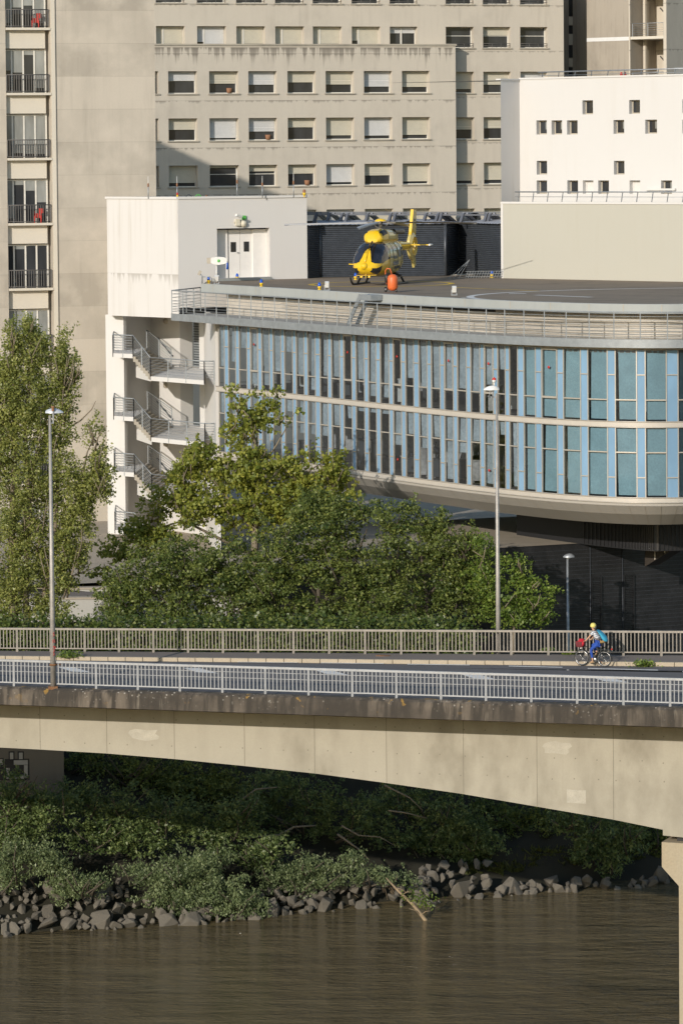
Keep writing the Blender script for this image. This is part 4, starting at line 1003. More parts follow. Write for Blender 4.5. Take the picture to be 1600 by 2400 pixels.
# ---------------- bridge
NL, NR = plan(0, 152.7, 1605), plan(1600, 141.8, 1650); zN = (0.0, .53)
FL, FR = plan(0, 163.0, 1527), plan(1600, 152.5, 1539); zF = (0.0, .98)
PN = Pl(NL, NR); AW = -PN.n; LN = PN.L
qL, qR = (FL - NL).dot(AW), (FR - NL).dot(AW); sL, sR = (FL - NL).dot(PN.u), (FR - NL).dot(PN.u)
def qf(s): return qL + (qR - qL) * (s - sL) / (sR - sL)
def bz(s, q):
    zn = zN[0] + (zN[1] - zN[0]) * s / LN; zf = zF[0] + (zF[1] - zF[0]) * (s - sL) / (sR - sL); t = q / qf(s)
    return zn + (zf - zn) * t
def bpnt(s, q, dz=0.0):
    p = NL + PN.u * s + AW * q; return Vector((p.x, p.y, bz(s, q) + dz))
def onroad(x, y, dz=-.12):
    z = 0
    for _ in range(6):
        p = atz(x, y, z); d = Vector((p.x, p.y, 0)) - NL; z = bz(d.dot(PN.u), d.dot(AW)) + dz
    return atz(x, y, z)
S0, S1 = -34.0, 64.0
SS = [S0 + k * 2.0 for k in range(int((S1 - S0) / 2) + 1)]
def bsweep(prof, name, mat, parent=None, kind=None, ss=SS, far=False, sm=False):
    m = MB(); m.grid([[bpnt(s, (qf(s) + q if far else q), z) for q, z in prof] for s in ss], sm=sm, flip=False)
    return m.build(name, mat, parent, kind=kind)
bridge = thing('road_bridge', 'long pale concrete road bridge with an arched girder over the river', 'bridge', bpnt(14, 2, -12))
ob = None
m = MB(); lip = []
for s in np.arange(S0, S1, .25): lip.append([bpnt(s, q, z) for q, z in ((.3, -.06), (.1, .0), (-.2, -.01), (-.32, -.09), (-.36, -.28), (-.40, -.72), (-.3, -.76), (2.65, -.95))])
m.grid(lip, sm=False); ob = m.build('cornice', M['cornice'], bridge)
at_ = ob.data.attributes.new('lip', 'FLOAT', 'POINT'); at_.data.foreach_set('value', [(1, 1, 1, .9, .25, 0, 0, 0)[i % 8] for i in range(len(ob.data.vertices))])
PG = Pl(NL + AW * 2.6, NL + AW * 2.6 + PN.u)
bot = [(-900, 1735), (-400, 1738), (0, 1752), (100, 1757), (251, 1766), (409, 1779), (570, 1795), (739, 1813), (904, 1835), (1078, 1860), (1257, 1890.5), (1436, 1921), (1552, 1944.5)]
bc = [PG.uv(x, y) for x, y in bot]; bc += [(bc[-1][0] + .001, PG.uv(1552, 1958)[1]), (PG.uv(1600, 1963)[0], PG.uv(1600, 1963)[1]), (PG.uv(1600, 1963)[0] + 2.6, PG.uv(1600, 1963)[1]), (PG.uv(1600, 1963)[0] + 4, bc[-1][1] + .1), (PG.uv(1600, 1963)[0] + 25, -2.2), (S1, -2)]
bc[0] = (S0, bc[1][1] + .1)
def botz(s):
    for (a, za), (b_, z_) in zip(bc, bc[1:]):
        if a <= s <= b_ and b_ > a: return za + (z_ - za) * (s - a) / (b_ - a)
    return bc[-1][1]
sg = sorted(set([a for a, _ in bc if S0 <= a <= S1] + list(np.arange(S0, S1, 1.0))))
m = MB()
for i in range(len(sg) - 1):
    a, b_ = sg[i], sg[i + 1]; za, zb_ = botz(a + 1e-4), botz(b_ - 1e-4)
    A0, B0 = PG.pt(a, za), PG.pt(b_, zb_)
    m.quad(A0, B0, PG.pt(b_, bz(b_, 1.2) - .9), PG.pt(a, bz(a, 1.2) - .9))
    m.quad(B0, A0, A0 + AW * 5.4, B0 + AW * 5.4)
    m.quad(B0 + AW * 5.4, A0 + AW * 5.4, PG.pt(a, bz(a, 1.2) - .7) + AW * 5.4, PG.pt(b_, bz(b_, 1.2) - .7) + AW * 5.4)
se = bc[-6][0]
m.build('girder', M['girder'], bridge)
m = MB()
for x in (95, 251, 409, 573, 737, 905, 1085, 1257, 1436):
    a = PG.uv(x, 1740)[0]; m = MB(); m.pbox(PG, a - .012, a + .012, botz(a) + .02, bz(a, 1.2) - 1.0, 0, .004); m.build('joint_line', M['joint_dark'], bridge)
for x in range(-60, 1560, 52):
    for dy in (0, 62, 108):
        a, z = PG.uv(x + random.uniform(-6, 6), 1672 + x * .034 + dy + random.uniform(-2, 2))
        if z > botz(a) + .1: m = MB(); m.pbox(PG, a - .022, a + .022, z - .025, z + .025, 0, .003); m.build('tie_hole', M['joint_dark'], bridge)
def blob_patch(x0, y0, x1, y1, n=14, rough=.25):
    a0, z1 = PG.uv(x0, y0); a1, z0 = PG.uv(x1, y1); ca, cz = (a0 + a1) / 2, (z0 + z1) / 2; pts = []
    for k in range(n):
        t = 2 * math.pi * k / n + math.pi / 4; r_ = 1 + random.uniform(-rough, rough * .4)
        c_, s_ = math.cos(t), math.sin(t); sq = max(abs(c_), abs(s_)) ** (1.0 if n == 4 else .7)
        pts.append(PG.pt(ca + (a1 - a0) / 2 * c_ / sq * r_, cz + (z1 - z0) / 2 * s_ / sq * r_, .006))
    m = MB(); m.quad(*pts); m.build('repair_patch', M['girder_patch'], bridge)
blob_patch(1272, 1736, 1338, 1770); blob_patch(1327, 1850, 1372, 1884, 4, .02); blob_patch(302, 1706, 372, 1738)
P2 = PN
# pier
hx = 1552; aP = PG.uv(1552, 1990)[0]; zh0 = PG.uv(1552, 1972)[1]; zh1 = PG.uv(1552, 2030)[1]; aS = PG.uv(1592, 2075)[0]; zs = PG.uv(1592, 2075)[1]
pier = thing('bridge_pier', 'concrete bridge pier with a flared head standing in the river at the right edge', 'pier', PG.pt(aS + 1.5, -18))
m = MB(); o0, o1 = .15, -6
outl = [(aP, zh0), (aP, zh1), (aS, zs), (aS, -18), (aS + 3.2, -18), (aS + 3.2, zs), (aS + 4.4, zh1), (aS + 4.4, zh0)]
fp = [PG.pt(a, z, o0) for a, z in outl]; bpx = [PG.pt(a, z, o1) for a, z in outl]
m.quad(*fp[::-1]); m.quad(*bpx)
for i in range(8): m.quad(fp[i], fp[(i + 1) % 8], bpx[(i + 1) % 8], bpx[i])
m.build('shaft', M['pier'], pier)
m = MB(); m.pbox(PG, aP + .5, aS + 3.6, zh0, botz(aP + .6) , -5.4, -.3); m.build('bearing', M['dark'], pier)
# carriageway, pavement, kerb
bsweep([(.3, -.12), (4, -.11), (7.5, -.11)], 'road', M['asphalt'], kind='structure')
bsweep([(-2.45, -.115), (-1.47, -.12)], 'road_gutter', M['asphalt'], kind='structure', far=True)
bsweep([(-1.3, 0.03), (.25, .03), (.3, -.6)], 'pavement', M['pave'], kind='structure', far=True)
m = MB(); s = S0
while s < S1:
    q = qf(s)
    for _ in (0,):
        a = bpnt(s + .01, q - 1.48, -.14); L_ = .99 if random.random() < .93 else .8
        m.par(a, PN.u * (.82 - .02) + Vector((0, 0, bz(s + .8, q) - bz(s, q))), AW * .18, Vector((0, 0, .185)))
    s += .82
m.build('kerb_stones', M['kerb'], None, kind='structure')
def road_poly(pts, dz, name='road_marking'):
    m = MB(); m.quad(*[onroad(x, y, dz) for x, y in pts][::-1]); return m
m = MB()
def add_poly(pts):
    mm = [onroad(x, y, -.11 + .012) for x, y in pts]; m.quad(*mm)
for x0, x1, y0, y1 in ((373, 497, 1547.2, 1548.6), (557, 698, 1551.4, 1552.6), (752, 899, 1553.6, 1555.2), (954, 1100, 1556.5, 1558.5), (1191, 1317, 1561, 1564), (1376, 1541, 1566.5, 1570.5), (1598, 1700, 1574, 1577), (150, 300, 1544.6, 1545.4)):
    add_poly([(x0, y0 - .9), (x1, y1 - .9), (x1, y1 + .9), (x0, y0 + .9)])
for x, y in ((137, 1564), (430, 1565.5), (732, 1569), (1075, 1579), (1380, 1585.5), (-150, 1562), (1700, 1596)):
    k = 1 + (x / 1600) * .22
    add_poly([(x, y), (x + 34 * k, y - .3), (x + 78 * k, y + 12 * k), (x + 30 * k, y + 9.5 * k)])
m.build('road_marking', M['white_mark'], None, kind='structure')
# drain gap in the far kerb
p = onroad(898, 1545, -.12); dr = thing('drain_inlet', 'dark rusty drain inlet in the far kerb near the middle of the bridge', 'drain', p)
m = MB(); m.par(p - PN.u * .3 - AW * .14 + Vector((0, 0, .0)), PN.u * .62, AW * .3, Vector((0, 0, .165))); m.build('frame', M['rust'], dr)
m = MB(); m.par(p - PN.u * .2 - AW * .155 + Vector((0, 0, .03)), PN.u * .42, AW * .02, Vector((0, 0, .09))); m.build('opening', M['dark'], dr)

# railings
def railing(name, label, q_of, px0, step, mat, H, nb, mid, s_lo, s_hi, y, post_w=.09, bw=.042, toprail=.09, off=.0, group=None):
    s_first = Pl(NL + AW * q_of(10), NL + AW * q_of(10) + PN.u).uv(px0, y)[0]
    root = thing(name, label, 'railing', bpnt(14, q_of(14), 0), group)
    k0 = math.floor((s_lo - s_first) / step); k1 = math.ceil((s_hi - s_first) / step)
    up = Vector((0, 0, 1))
    for k in range(k0, k1):
        a = s_first + k * step; b_ = a + step
        A = bpnt(a, q_of(a), off); Bq = bpnt(b_, q_of(b_), off)
        m = MB(); m.bar(A - up * .05, A + up * (H - .02), post_w, post_w * .8); m.build('post', mat, root)
        m = MB(); d = (Bq - A).normalized()
        m.bar(A + up * H, Bq + up * H, .1, toprail); m.bar(A + d * .05 + up * .15, Bq - d * .05 + up * .15, .05, .05)
        for j in range(nb):
            p = A.lerp(Bq, (j + 1) / (nb + 1)); m.bar(p + up * .175, p + up * (H - toprail / 2), bw, .03)
        for h in mid: m.bar(A + d * .05 + up * h - AW * 0, Bq - d * .05 + up * h, .018)
        m.build('railing_panel', mat, root)
    return root
stepN = (PN.uv(1467, 1620)[0] - PN.uv(232, 1580)[0]) / 12.0
railing('near_railing', 'light grey steel railing with vertical bars on the river side of the bridge', lambda s: 0.02, 33, stepN, M['rail_light'], 1.07, 10, (.62, .86), -24, 36, 1580)
PFr = Pl(FL, FR)
stepF = (PFr.uv(1554, 1500)[0] - PFr.uv(52, 1500)[0]) / 16.6
railing('far_railing', 'weathered beige steel railing with vertical bars along the far pavement of the bridge', lambda s: qf(s) + .05, 52, 1.64, M['rail_far'], 1.02, 9, (), -26, 40, 1500, .1, .045, .085, .03)

# lamps
def lamp_head(p, root, L=.74, flip=1, hood='lamp_hood'):
    m = MB(); rows = []
    for i in range(11):
        t = i / 10; x = (t - .42) * L * flip; wv = math.sin(math.pi * min(1, (t * .92 + .06))) ** .55; hh = .22 * wv * (1 - .25 * t); ww = .19 * wv
        rows.append([p + Vector((x, ww * math.cos(a), hh * math.sin(a))) for a in np.linspace(0, math.pi, 9)])
    m.grid(rows, sm=True); m.quad(*[r[0] for r in rows], *[r[-1] for r in rows[::-1]]); m.build('lamp_hood', M[hood], root)
    m = MB(); m.lathe(p + Vector((.05 * flip, 0, -.07)), [(0, 0), (.1, .01), (.14, .075)], 12); m.build('lamp_glass', M['lamp_glass'], root)
p = bpnt(PN.uv(127.5, 1611)[0], -.08, 0); lamp1 = thing('street_lamp', 'tall street lamp at the left on the near bridge edge with a red scrawl', 'street lamp', p, 'tall bridge street lamps')
top = at(118, 968, p.y)
m = MB(); m.chain([p, p + Vector((0, 0, 3.4)), Vector((p.x, p.y, top.z - .1))], [.115, .105, .055], 14); m.build('pole', M['pole'], lamp1)
m = MB(); m.box(p.x - .2, p.x + .2, p.y - .18, p.y + .18, p.z - .06, p.z + .07); m.build('base_plate', M['rust'], lamp1)
m = MB(); m.lathe(p + Vector((0, 0, .92)), [(.13, 0), (.15, .01), (.15, .08), (.13, .09)], 14); m.bar(p + Vector((.1, .0, .96)), p + Vector((.3, .1, .96)), .05); m.build('collar', M['rust'], lamp1)
lamp_head(Vector((p.x + .13, p.y, top.z)), lamp1, .74)
m = MB(); q = Vector((p.x + .15, p.y - .22, top.z)); m.bar(q + Vector((0, 0, .28)), q + Vector((0, 0, -.42)), .045); m.bar(q + Vector((0, 0, -.4)), Vector((p.x, p.y, top.z - .42)), .04); m.build('bracket', M['metal'], lamp1)
m = MB(); m.lathe(q + Vector((0, 0, .1)), [(.06, 0), (.06, .14), (.08, .16), (.08, .2), (0, .2)], 10); m.build('photocell', M['orange'], lamp1)
# red scrawl running up the pole
m = MB(); zz = p.z + 1.35
letters = [[(0, 0), (.05, .06), (0, .12), (.05, .18), (.02, .22)], [(0, 0), (.06, .02), (.06, .1), (0, .12), (.03, .05)], [(0, .0), (0, .1), (.05, .12), (.06, 0)], [(0, 0), (.05, .05), (0, .1), (.05, .15)]]
for i, L_ in enumerate(letters):
    pts = [Vector((p.x + .02 + a * 1.4, p.y - .104 - .01, zz + i * .27 + b_ * 1.15)) for a, b_ in L_]
    for a, b_ in zip(pts, pts[1:]): m.bar(a, b_, .022, .012)
m.build('scrawl', M['red'], lamp1)
p2 = bpnt(PFr.uv(1167, 1525)[0] + (sL - 0), qf(20) + .45, -.2)
p2 = Vector((at(1167, 1528, p2.y).x, p2.y, p2.z)); lamp2 = thing('street_lamp', 'tall street lamp behind the far railing, standing before the curved glass front', 'street lamp', p2, 'tall bridge street lamps')
top = at(1161, 914, p2.y)
m = MB(); m.chain([p2, p2 + Vector((0, 0, 2.9)), Vector((p2.x, p2.y, top.z - .15))], [.10, .098, .05], 14); m.build('pole', M['pole'], lamp2)
m = MB(); m.box(p2.x - .25, p2.x + .25, p2.y - .18, p2.y + .18, p2.z - .06, p2.z + .12); m.build('base_plate', M['pave'], lamp2)
lamp_head(Vector((p2.x - .17, p2.y, top.z)), lamp2, .66, -1, 'white_pl')
m = MB()
for dx in (-.3, -.18): m.tube(Vector((p2.x + dx, p2.y - .05, top.z - .32)), Vector((p2.x + dx, p2.y - .05, top.z)), .02, n=6)
m.bar(Vector((p2.x - .32, p2.y, top.z - .3)), Vector((p2.x + .05, p2.y, top.z - .3)), .05); m.build('bracket', M['metal'], lamp2)
q = Vector((p2.x - .1, p2.y, top.z + .2)); m = MB(); m.tube(q, q + Vector((0, 0, .14)), .03); m.lathe(q + Vector((0, 0, .12)), [(.05, 0), (.09, .04), (.09, .1), (.0, .1)], 10); m.build('lamp_top', M['white_pl'], lamp2)
m = MB(); m.lathe(q + Vector((0, 0, .221)), [(.085, 0), (.085, .07), (0, .13)], 10); m.build('beacon_lens', M['red'], lamp2)
p3 = plan(1329.5, 182.5, 1400) + Vector((0, 0, -9)); lamp3 = thing('street_lamp', 'short grey street lamp in front of the black wall below the wing', 'street lamp', p3)
top = at(1330, 1306, 182.5); m = MB(); m.chain([p3, Vector((p3.x, p3.y, top.z))], [.11, .055], 12); m.build('pole', M['metal'], lamp3)
lamp_head(Vector((p3.x + .1, p3.y, top.z)), lamp3, .56, -1, 'metal')
# abutment wall with painted lettering under the bridge
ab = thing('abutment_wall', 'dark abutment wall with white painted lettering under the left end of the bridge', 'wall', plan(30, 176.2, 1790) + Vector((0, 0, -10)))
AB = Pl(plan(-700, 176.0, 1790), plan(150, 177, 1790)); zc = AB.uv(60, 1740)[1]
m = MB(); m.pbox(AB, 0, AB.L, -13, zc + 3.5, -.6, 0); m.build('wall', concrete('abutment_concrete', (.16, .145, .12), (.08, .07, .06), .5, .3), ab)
def arect(x0, y0, x1, y1, o, name, mat):
    a0, z1 = AB.uv(x0, y0); a1, z0 = AB.uv(x1, y1); m = MB(); m.pbox(AB, a0, a1, z0, z1, 0, o); return m.build(name, mat, ab)
for x0, y0, x1, y1 in ((21, 1761, 35, 1783), (42, 1761, 57, 1783), (12, 1779, 70, 1828), (-30, 1777, 10, 1828)): arect(x0, y0, x1, y1, .006, 'letter_outline', M['dark'])
for x0, y0, x1, y1 in ((24, 1764, 32, 1779), (45, 1764, 54, 1779), (33, 1782, 66, 1792), (15, 1800, 24, 1825), (57, 1793, 66, 1822), (24, 1818, 57, 1825), (-28, 1780, 7, 1792)): arect(x0, y0, x1, y1, .012, 'letter_fill', M['graffiti'])
# ================================================================== helicopter
def paint(name, c, rough=.3, coat=.6): return simple(name, c, rough, var=.03, coat=coat)
M['yellow'] = paint('yellow_aircraft_paint', (.78, .50, .012), .32)
M['pale'] = paint('pale_yellow', (.62, .50, .16), .35, .8)  # paler yellow for the port side, cowling side and tail
M['canopy'] = glassy('canopy_glass', (.022, .025, .035), .04, .6, .8)
M['black'] = simple('black_painted_metal', (.018, .018, .018), .4)
M['blade'] = simple('rotor_blade_grey', (.42, .42, .42), .5)
M['hub'] = simple('rotor_hub_metal', (.16, .15, .13), .5, .4)
M['navy'] = simple('navy_lettering', (.05, .07, .12), .5)
M['tank'] = simple('orange_tank_paint', (.72, .15, .04), .45, var=.05)
hpt = atz(893, 664.5, ZD); hpt.z = ZD - .03
heli = thing('helicopter', 'yellow rescue helicopter with a shrouded tail rotor parked on the rooftop helipad', 'helicopter', (0, 0, 0))
SEC = [(3.42, .98, 1.12, .10), (3.34, .84, 1.22, .32), (3.18, .72, 1.34, .60), (2.95, .63, 1.58, .76), (2.65, .57, 1.92, .86), (2.2, .53, 2.24, .91), (1.8, .50, 2.42, .93), (1.3, .48, 2.50, .93), (.4, .48, 2.52, .93), (-.8, .50, 2.52, .92), (-1.6, .60, 2.50, .84), (-2.2, .95, 2.46, .66), (-2.8, 1.45, 2.42, .42), (-3.3, 1.72, 2.38, .27), (-4.6, 1.80, 2.30, .21), (-6.0, 1.85, 2.22, .16)]
def sec(x, sc=SEC):
    for a, b_ in zip(sc, sc[1:]):
        if a[0] >= x >= b_[0]:
            t = (a[0] - x) / (a[0] - b_[0]); t2 = t * t * (3 - 2 * t) * .5 + t * .5
            return [a[i] + (b_[i] - a[i]) * t2 for i in (1, 2, 3)]
    return list(sc[-1][1:]) if x < sc[-1][0] else list(sc[0][1:])
def skinpt(x, ang, off=0.0, sc=SEC, pw=2.7):
    zb_, zt_, hw = sec(x, sc); zc = (zb_ + zt_) / 2; hh = (zt_ - zb_) / 2
    c_, s_ = math.cos(ang), math.sin(ang); r_ = (abs(c_) ** pw + abs(s_) ** pw) ** (-1 / pw)
    return Vector((x + off * .35, (hw + off) * c_ * r_, zc + (hh + off) * s_ * r_))
def patch(x0, x1, a0, a1, off, name, mat, par, nx=10, na=10, sc=SEC, fn=None):
    m = MB(); rows = []
    for i in range(nx + 1):
        x = x0 + (x1 - x0) * i / nx; lo, hi = (a0, a1) if fn is None else fn(i / nx)
        rows.append([skinpt(x, R(lo + (hi - lo) * j / na), off, sc) for j in range(na + 1)])
    m.grid(rows, sm=True, flip=True); return m.build(name, mat, par)
xs = list(np.linspace(3.42, 2.4, 9)) + list(np.linspace(2.2, -6.0, 30))
def loft(name, mat, par, sc, xs, off=0):
    m = MB(); rows = [[skinpt(x, 2 * math.pi * j / 32, off, sc) for j in range(33)] for x in xs]; m.grid(rows, sm=True, flip=True)
    m.quad(*[rows[0][j] for j in range(32)][::-1]); m.quad(*[rows[-1][j] for j in range(32)]); return m.build(name, mat, par)
body = loft('fuselage', M['yellow'], heli, SEC, xs)
# windscreen halves and chin windows
for sgn in (1, -1):
    def wsf(t, sgn=sgn):   # t 0 front .. 1 rear
        lo = 4 - 10 * (1 - t) + 0; hi = 80 - 14 * (1 - t)
        return (lo, hi) if sgn > 0 else (180 - lo, 180 - hi)
    def wsf(t, sgn=sgn):
        x = 3.14 + (1.42 - 3.14) * t; lo, hi = 89, 1
        for a in range(0, 90):
            p = skinpt(x, R(a))
            if p.z >= 1.27 + .02 * t and a < lo: lo = a
            if p.y >= .34 - .29 * min(1, t * 2.2): hi = a
        if hi < lo: hi = lo
        return (lo, hi) if sgn > 0 else (180 - lo, 180 - hi)
    w_ = patch(3.14, 1.42, 0, 0, .014, 'windscreen', M['canopy'], heli, 18, 12, fn=wsf)
    def chf(t, sgn=sgn):
        lo = -52 - 2 * t; hi = -3
        return (lo, hi) if sgn > 0 else (180 - lo, 180 - hi)
    patch(3.28, 2.72, 0, 0, .014, 'chin_window', M['canopy'], heli, 6, 6, fn=chf)
    m = MB(); rows = [[skinpt(x, R(6 if sgn > 0 else 174) + (R(a) if sgn > 0 else -R(a)), .02) for a in (-11, -5)] for x in np.linspace(3.3, 2.0, 10)]; m.grid(rows, sm=True); m.build('nose_strake', M['yellow'], heli)
    # side panel, windows and door lines
    sd = patch(1.35, -1.9, 0, 0, .010, 'side_panel', M['pale'] if sgn > 0 else M['yellow'], heli, 16, 10, fn=lambda t, sgn=sgn: (-48, 66) if sgn > 0 else (228, 114))
    for (xa, xb, lo, hi) in ((1.25, .78, 2, 34), (.6, -.1, -2, 36), (-.35, -.95, 2, 34), (-1.2, -1.7, 4, 32)):
        ww = patch(xa, xb, 0, 0, .02, 'cabin_window', M['glass_grey'] if sgn > 0 else M['canopy'], heli, 4, 5, fn=lambda t, lo=lo, hi=hi, sgn=sgn: (lo, hi) if sgn > 0 else (180 - lo, 180 - hi))
    m = MB()
    for x in (.68, -.22, -1.08): m.chain([skinpt(x, R(a if sgn > 0 else 180 - a), .02) for a in range(-40, 60, 10)], [.012] * 10, 4)
    m.chain([skinpt(x, R(-8 if sgn > 0 else 188), .025) for x in np.linspace(.5, -1.5, 8)], [.015] * 8, 4); m.build('door_seam', M['hub'], heli)
    for k, (xa, xb) in enumerate(((.3, .1), (.0, -.2), (-.3, -.5), (-.6, -.8))): patch(xa, xb, 0, 0, .022, 'lettering', M['navy'], heli, 2, 2, fn=lambda t, sgn=sgn: (-34, -25) if sgn > 0 else (214, 205))
    patch(.75, -.4, 0, 0, .021, 'emblem', M['glass_grey'], heli, 4, 3, fn=lambda t, sgn=sgn: (-22, -10) if sgn > 0 else (202, 190))
m = MB(); m.lathe((3.36, 0, 1.12), [(.2, -.06), (.19, .04), (.12, .14), (0, .17)], 14, (1, 0, -.05)); m.build('nose_ball', M['yellow'], heli)
m = MB(); m.chain([skinpt(x, R(90), .03) for x in np.linspace(3.2, 1.4, 10)], [.06, .05, .045, .045, .045, .045, .045, .045, .05, .05], 6); m.build('centre_post', M['yellow'], heli)
m = MB(); m.bar((2.95, -.1, 1.9), (2.6, -.12, 2.3), .05); m.bar((2.7, .05, 2.1), (2.1, .12, 2.5), .06); m.build('wire_cutter', M['black'], heli)
m = MB(); m.bar((3.0, -.6, .60), (3.0, .6, .62), .022); m.bar((3.1, 0, .45), (3.1, .02, .8), .03); m.box(2.9, 3.05, -.35, -.2, .48, .56); m.lathe((3.05, .2, .47), [(.07, 0), (.07, .12), (0, .13)], 10); m.build('belly_antenna', M['yellow'], heli)
m = MB(); m.bar((3.0, -.75, 1.22), (3.05, -1.0, 1.24), .05); m.build('pitot_tube', M['yellow'], heli)
# engine cowling
CW = [(1.75, 2.42, 2.62, .30), (1.6, 2.35, 2.95, .52), (1.35, 2.3, 3.1, .60), (.6, 2.3, 3.17, .66), (-.6, 2.3, 3.12, .68), (-1.5, 2.3, 3.0, .58), (-2.1, 2.28, 2.8, .42), (-2.5, 2.25, 2.5, .2)]
loft('engine_cowling', M['yellow'], heli, CW, list(np.linspace(1.75, 1.35, 5)) + list(np.linspace(1.2, -2.5, 18)))
patch(.6, -2.2, 0, 0, .01, 'cowling_side', M['pale'], heli, 12, 8, CW, fn=lambda t: (-20, 62))
for sgn in (1, -1):
    patch(1.5, .75, 0, 0, .012, 'air_intake', M['black'], heli, 5, 4, CW, fn=lambda t, sgn=sgn: (15 + 8 * t, 56) if sgn > 0 else (165 - 8 * t, 124))
    patch(-.4, -.8, 0, 0, .016, 'vent_grille', M['hub'], heli, 3, 3, CW, fn=lambda t, sgn=sgn: (18, 38) if sgn > 0 else (162, 142))
m = MB(); m.chain([(-.9, .5, 3.0), (-1.7, .62, 2.95), (-2.1, .7, 2.95)], [.13, .15, .16], 12, False); m.build('exhaust', M['hub'], heli)
# rotor head
m = MB(); m.tube((0, 0, 3.1), (0, 0, 3.55), .1); m.lathe((0, 0, 3.14), [(.22, 0), (.2, .08), (.12, .12)], 12)
for k in range(4):
    t = R(12 + 90 * k); d = Vector((math.cos(t), math.sin(t), 0)); m.bar(Vector((0, 0, 3.5)) + d * .1, Vector((0, 0, 3.5)) + d * .85, .13, .07)
    m.bar(Vector((0, 0, 3.22)) + d * .2, Vector((0, 0, 3.44)) + d * .42, .035); m.lathe(Vector((0, 0, 3.45)) + d * .45, [(.07, 0), (.07, .14), (0, .15)], 8)
m.build('rotor_head', M['hub'], heli)
m = MB(); m.lathe((0, 0, 3.58), [(.34, 0), (.34, .03), (.28, .1), (.14, .16), (0, .18)], 18); m.build('rotor_cap', M['yellow'], heli)
# four blades, parked: two spread across the view, one towards it, one away
yaw = R(-90 - 17)
for k, (wa, droop) in enumerate(((178, .05), (3, .05), (256, .13), (72, .2))):
    t = R(wa) - yaw; d = Vector((math.cos(t), math.sin(t), 0)); sdv = Vector((-d.y, d.x, 0)); m = MB(); rows = []
    for j in range(15):
        r_ = .75 + 4.75 * j / 14; cwid = .07 + .10 * min(1, (r_ - .7) * 1.5); z = 3.5 - droop * ((r_ - .75) / 4.7) ** 1.6 * 1.6
        if j > 12: cwid *= 1 - .3 * (j - 12)
        rows.append([Vector((0, 0, z + a)) + d * r_ + sdv * b_ for a, b_ in ((.05, -cwid), (.05, -cwid * .4), (-.04, cwid), (.0, 0), (.05, -cwid))])
    m.grid(rows, sm=True); m.build('rotor_blade', M['blade'], heli)
# tail fin with shroud
def loop(pts, th, name, mat, par):
    m = MB(); A = [Vector((x, th / 2, z)) for x, z in pts]; Bq = [Vector((x, -th / 2, z)) for x, z in pts]
    return m, A, Bq
fc = (-6.45, 2.0); m = MB(); n = 30; outer = []
for k in range(n):
    t = 2 * math.pi * k / n; outer.append((fc[0] + .80 * math.cos(t), fc[1] + .82 * math.sin(t)))
inner = [(fc[0] + .56 * math.cos(2 * math.pi * k / n), fc[1] + .56 * math.sin(2 * math.pi * k / n)) for k in range(n)]
for k in range(n):
    k2 = (k + 1) % n; o0, o1, i0, i1 = outer[k], outer[k2], inner[k], inner[k2]; T1_, T2_ = .07, .19
    for s_ in (1, -1):
        q = [Vector((o0[0], s_ * T1_, o0[1])), Vector((o1[0], s_ * T1_, o1[1])), Vector((i1[0], s_ * T2_, i1[1])), Vector((i0[0], s_ * T2_, i0[1]))]
        m.quad(*(q if s_ < 0 else q[::-1]), sm=True)
    m.quad(Vector((i0[0], T2_, i0[1])), Vector((i1[0], T2_, i1[1])), Vector((i1[0], -T2_, i1[1])), Vector((i0[0], -T2_, i0[1])), sm=True)
    m.quad(Vector((o0[0], -T1_, o0[1])), Vector((o1[0], -T1_, o1[1])), Vector((o1[0], T1_, o1[1])), Vector((o0[0], T1_, o0[1])), sm=True)
m.build('tail_shroud', M['pale'], heli)
def fin(pts, t0, name, mat):
    m = MB(); A = [Vector((x, t0, z)) for x, z in pts]; Bq = [Vector((x, -t0, z)) for x, z in pts]; m.quad(*A[::-1]); m.quad(*Bq)
    for k in range(len(pts)): k2 = (k + 1) % len(pts); m.quad(A[k], Bq[k], Bq[k2], A[k2])
    return m.build(name, mat, heli)
fin([(-5.75, 2.15), (-6.1, 2.85), (-6.55, 4.15), (-7.2, 4.12), (-7.0, 2.6), (-6.6, 2.75)], .085, 'tail_fin', M['yellow'])
fin([(-6.2, 3.05), (-6.62, 4.1), (-7.18, 4.08), (-7.02, 2.75), (-6.6, 2.8)], .092, 'fin_side', M['pale'])
fin([(-5.9, 1.65), (-6.4, 1.22), (-6.75, .72), (-7.05, .85), (-6.95, 1.4)], .07, 'lower_fin', M['pale'])
for k in range(4): patch_z = 3.45; m = MB(); m.box(-6.62 - k * .12, -6.55 - k * .12, .093, .097, patch_z, patch_z + .14); m.build('lettering', M['navy'], heli)
m = MB(); m.lathe((fc[0], -.09, fc[1]), [(.12, 0), (.12, .16), (0, .2)], 12, (0, 1, 0))
for k in range(8):
    t = 2 * math.pi * k / 8 + .2; d = Vector((math.cos(t), 0, math.sin(t))); c = Vector((fc[0], 0, fc[1])); m.bar(c + d * .1, c + d * .54, .09, .02)
m.bar((fc[0] - .56, -.1, fc[1]), (fc[0] + .56, -.1, fc[1]), .08, .06); m.build('tail_rotor', M['yellow'], heli)
m = MB(); m.par((-5.85, -1.35, 2.06), Vector((.36, 0, 0)), Vector((0, 2.7, 0)), Vector((0, 0, .06))); m.build('tailplane', M['yellow'], heli)
m = MB(); m.tube((-6.0, 1.35, 2.09), (-5.4, 1.35, 2.09), .06); m.build('navigation_light', M['white_pl'], heli)
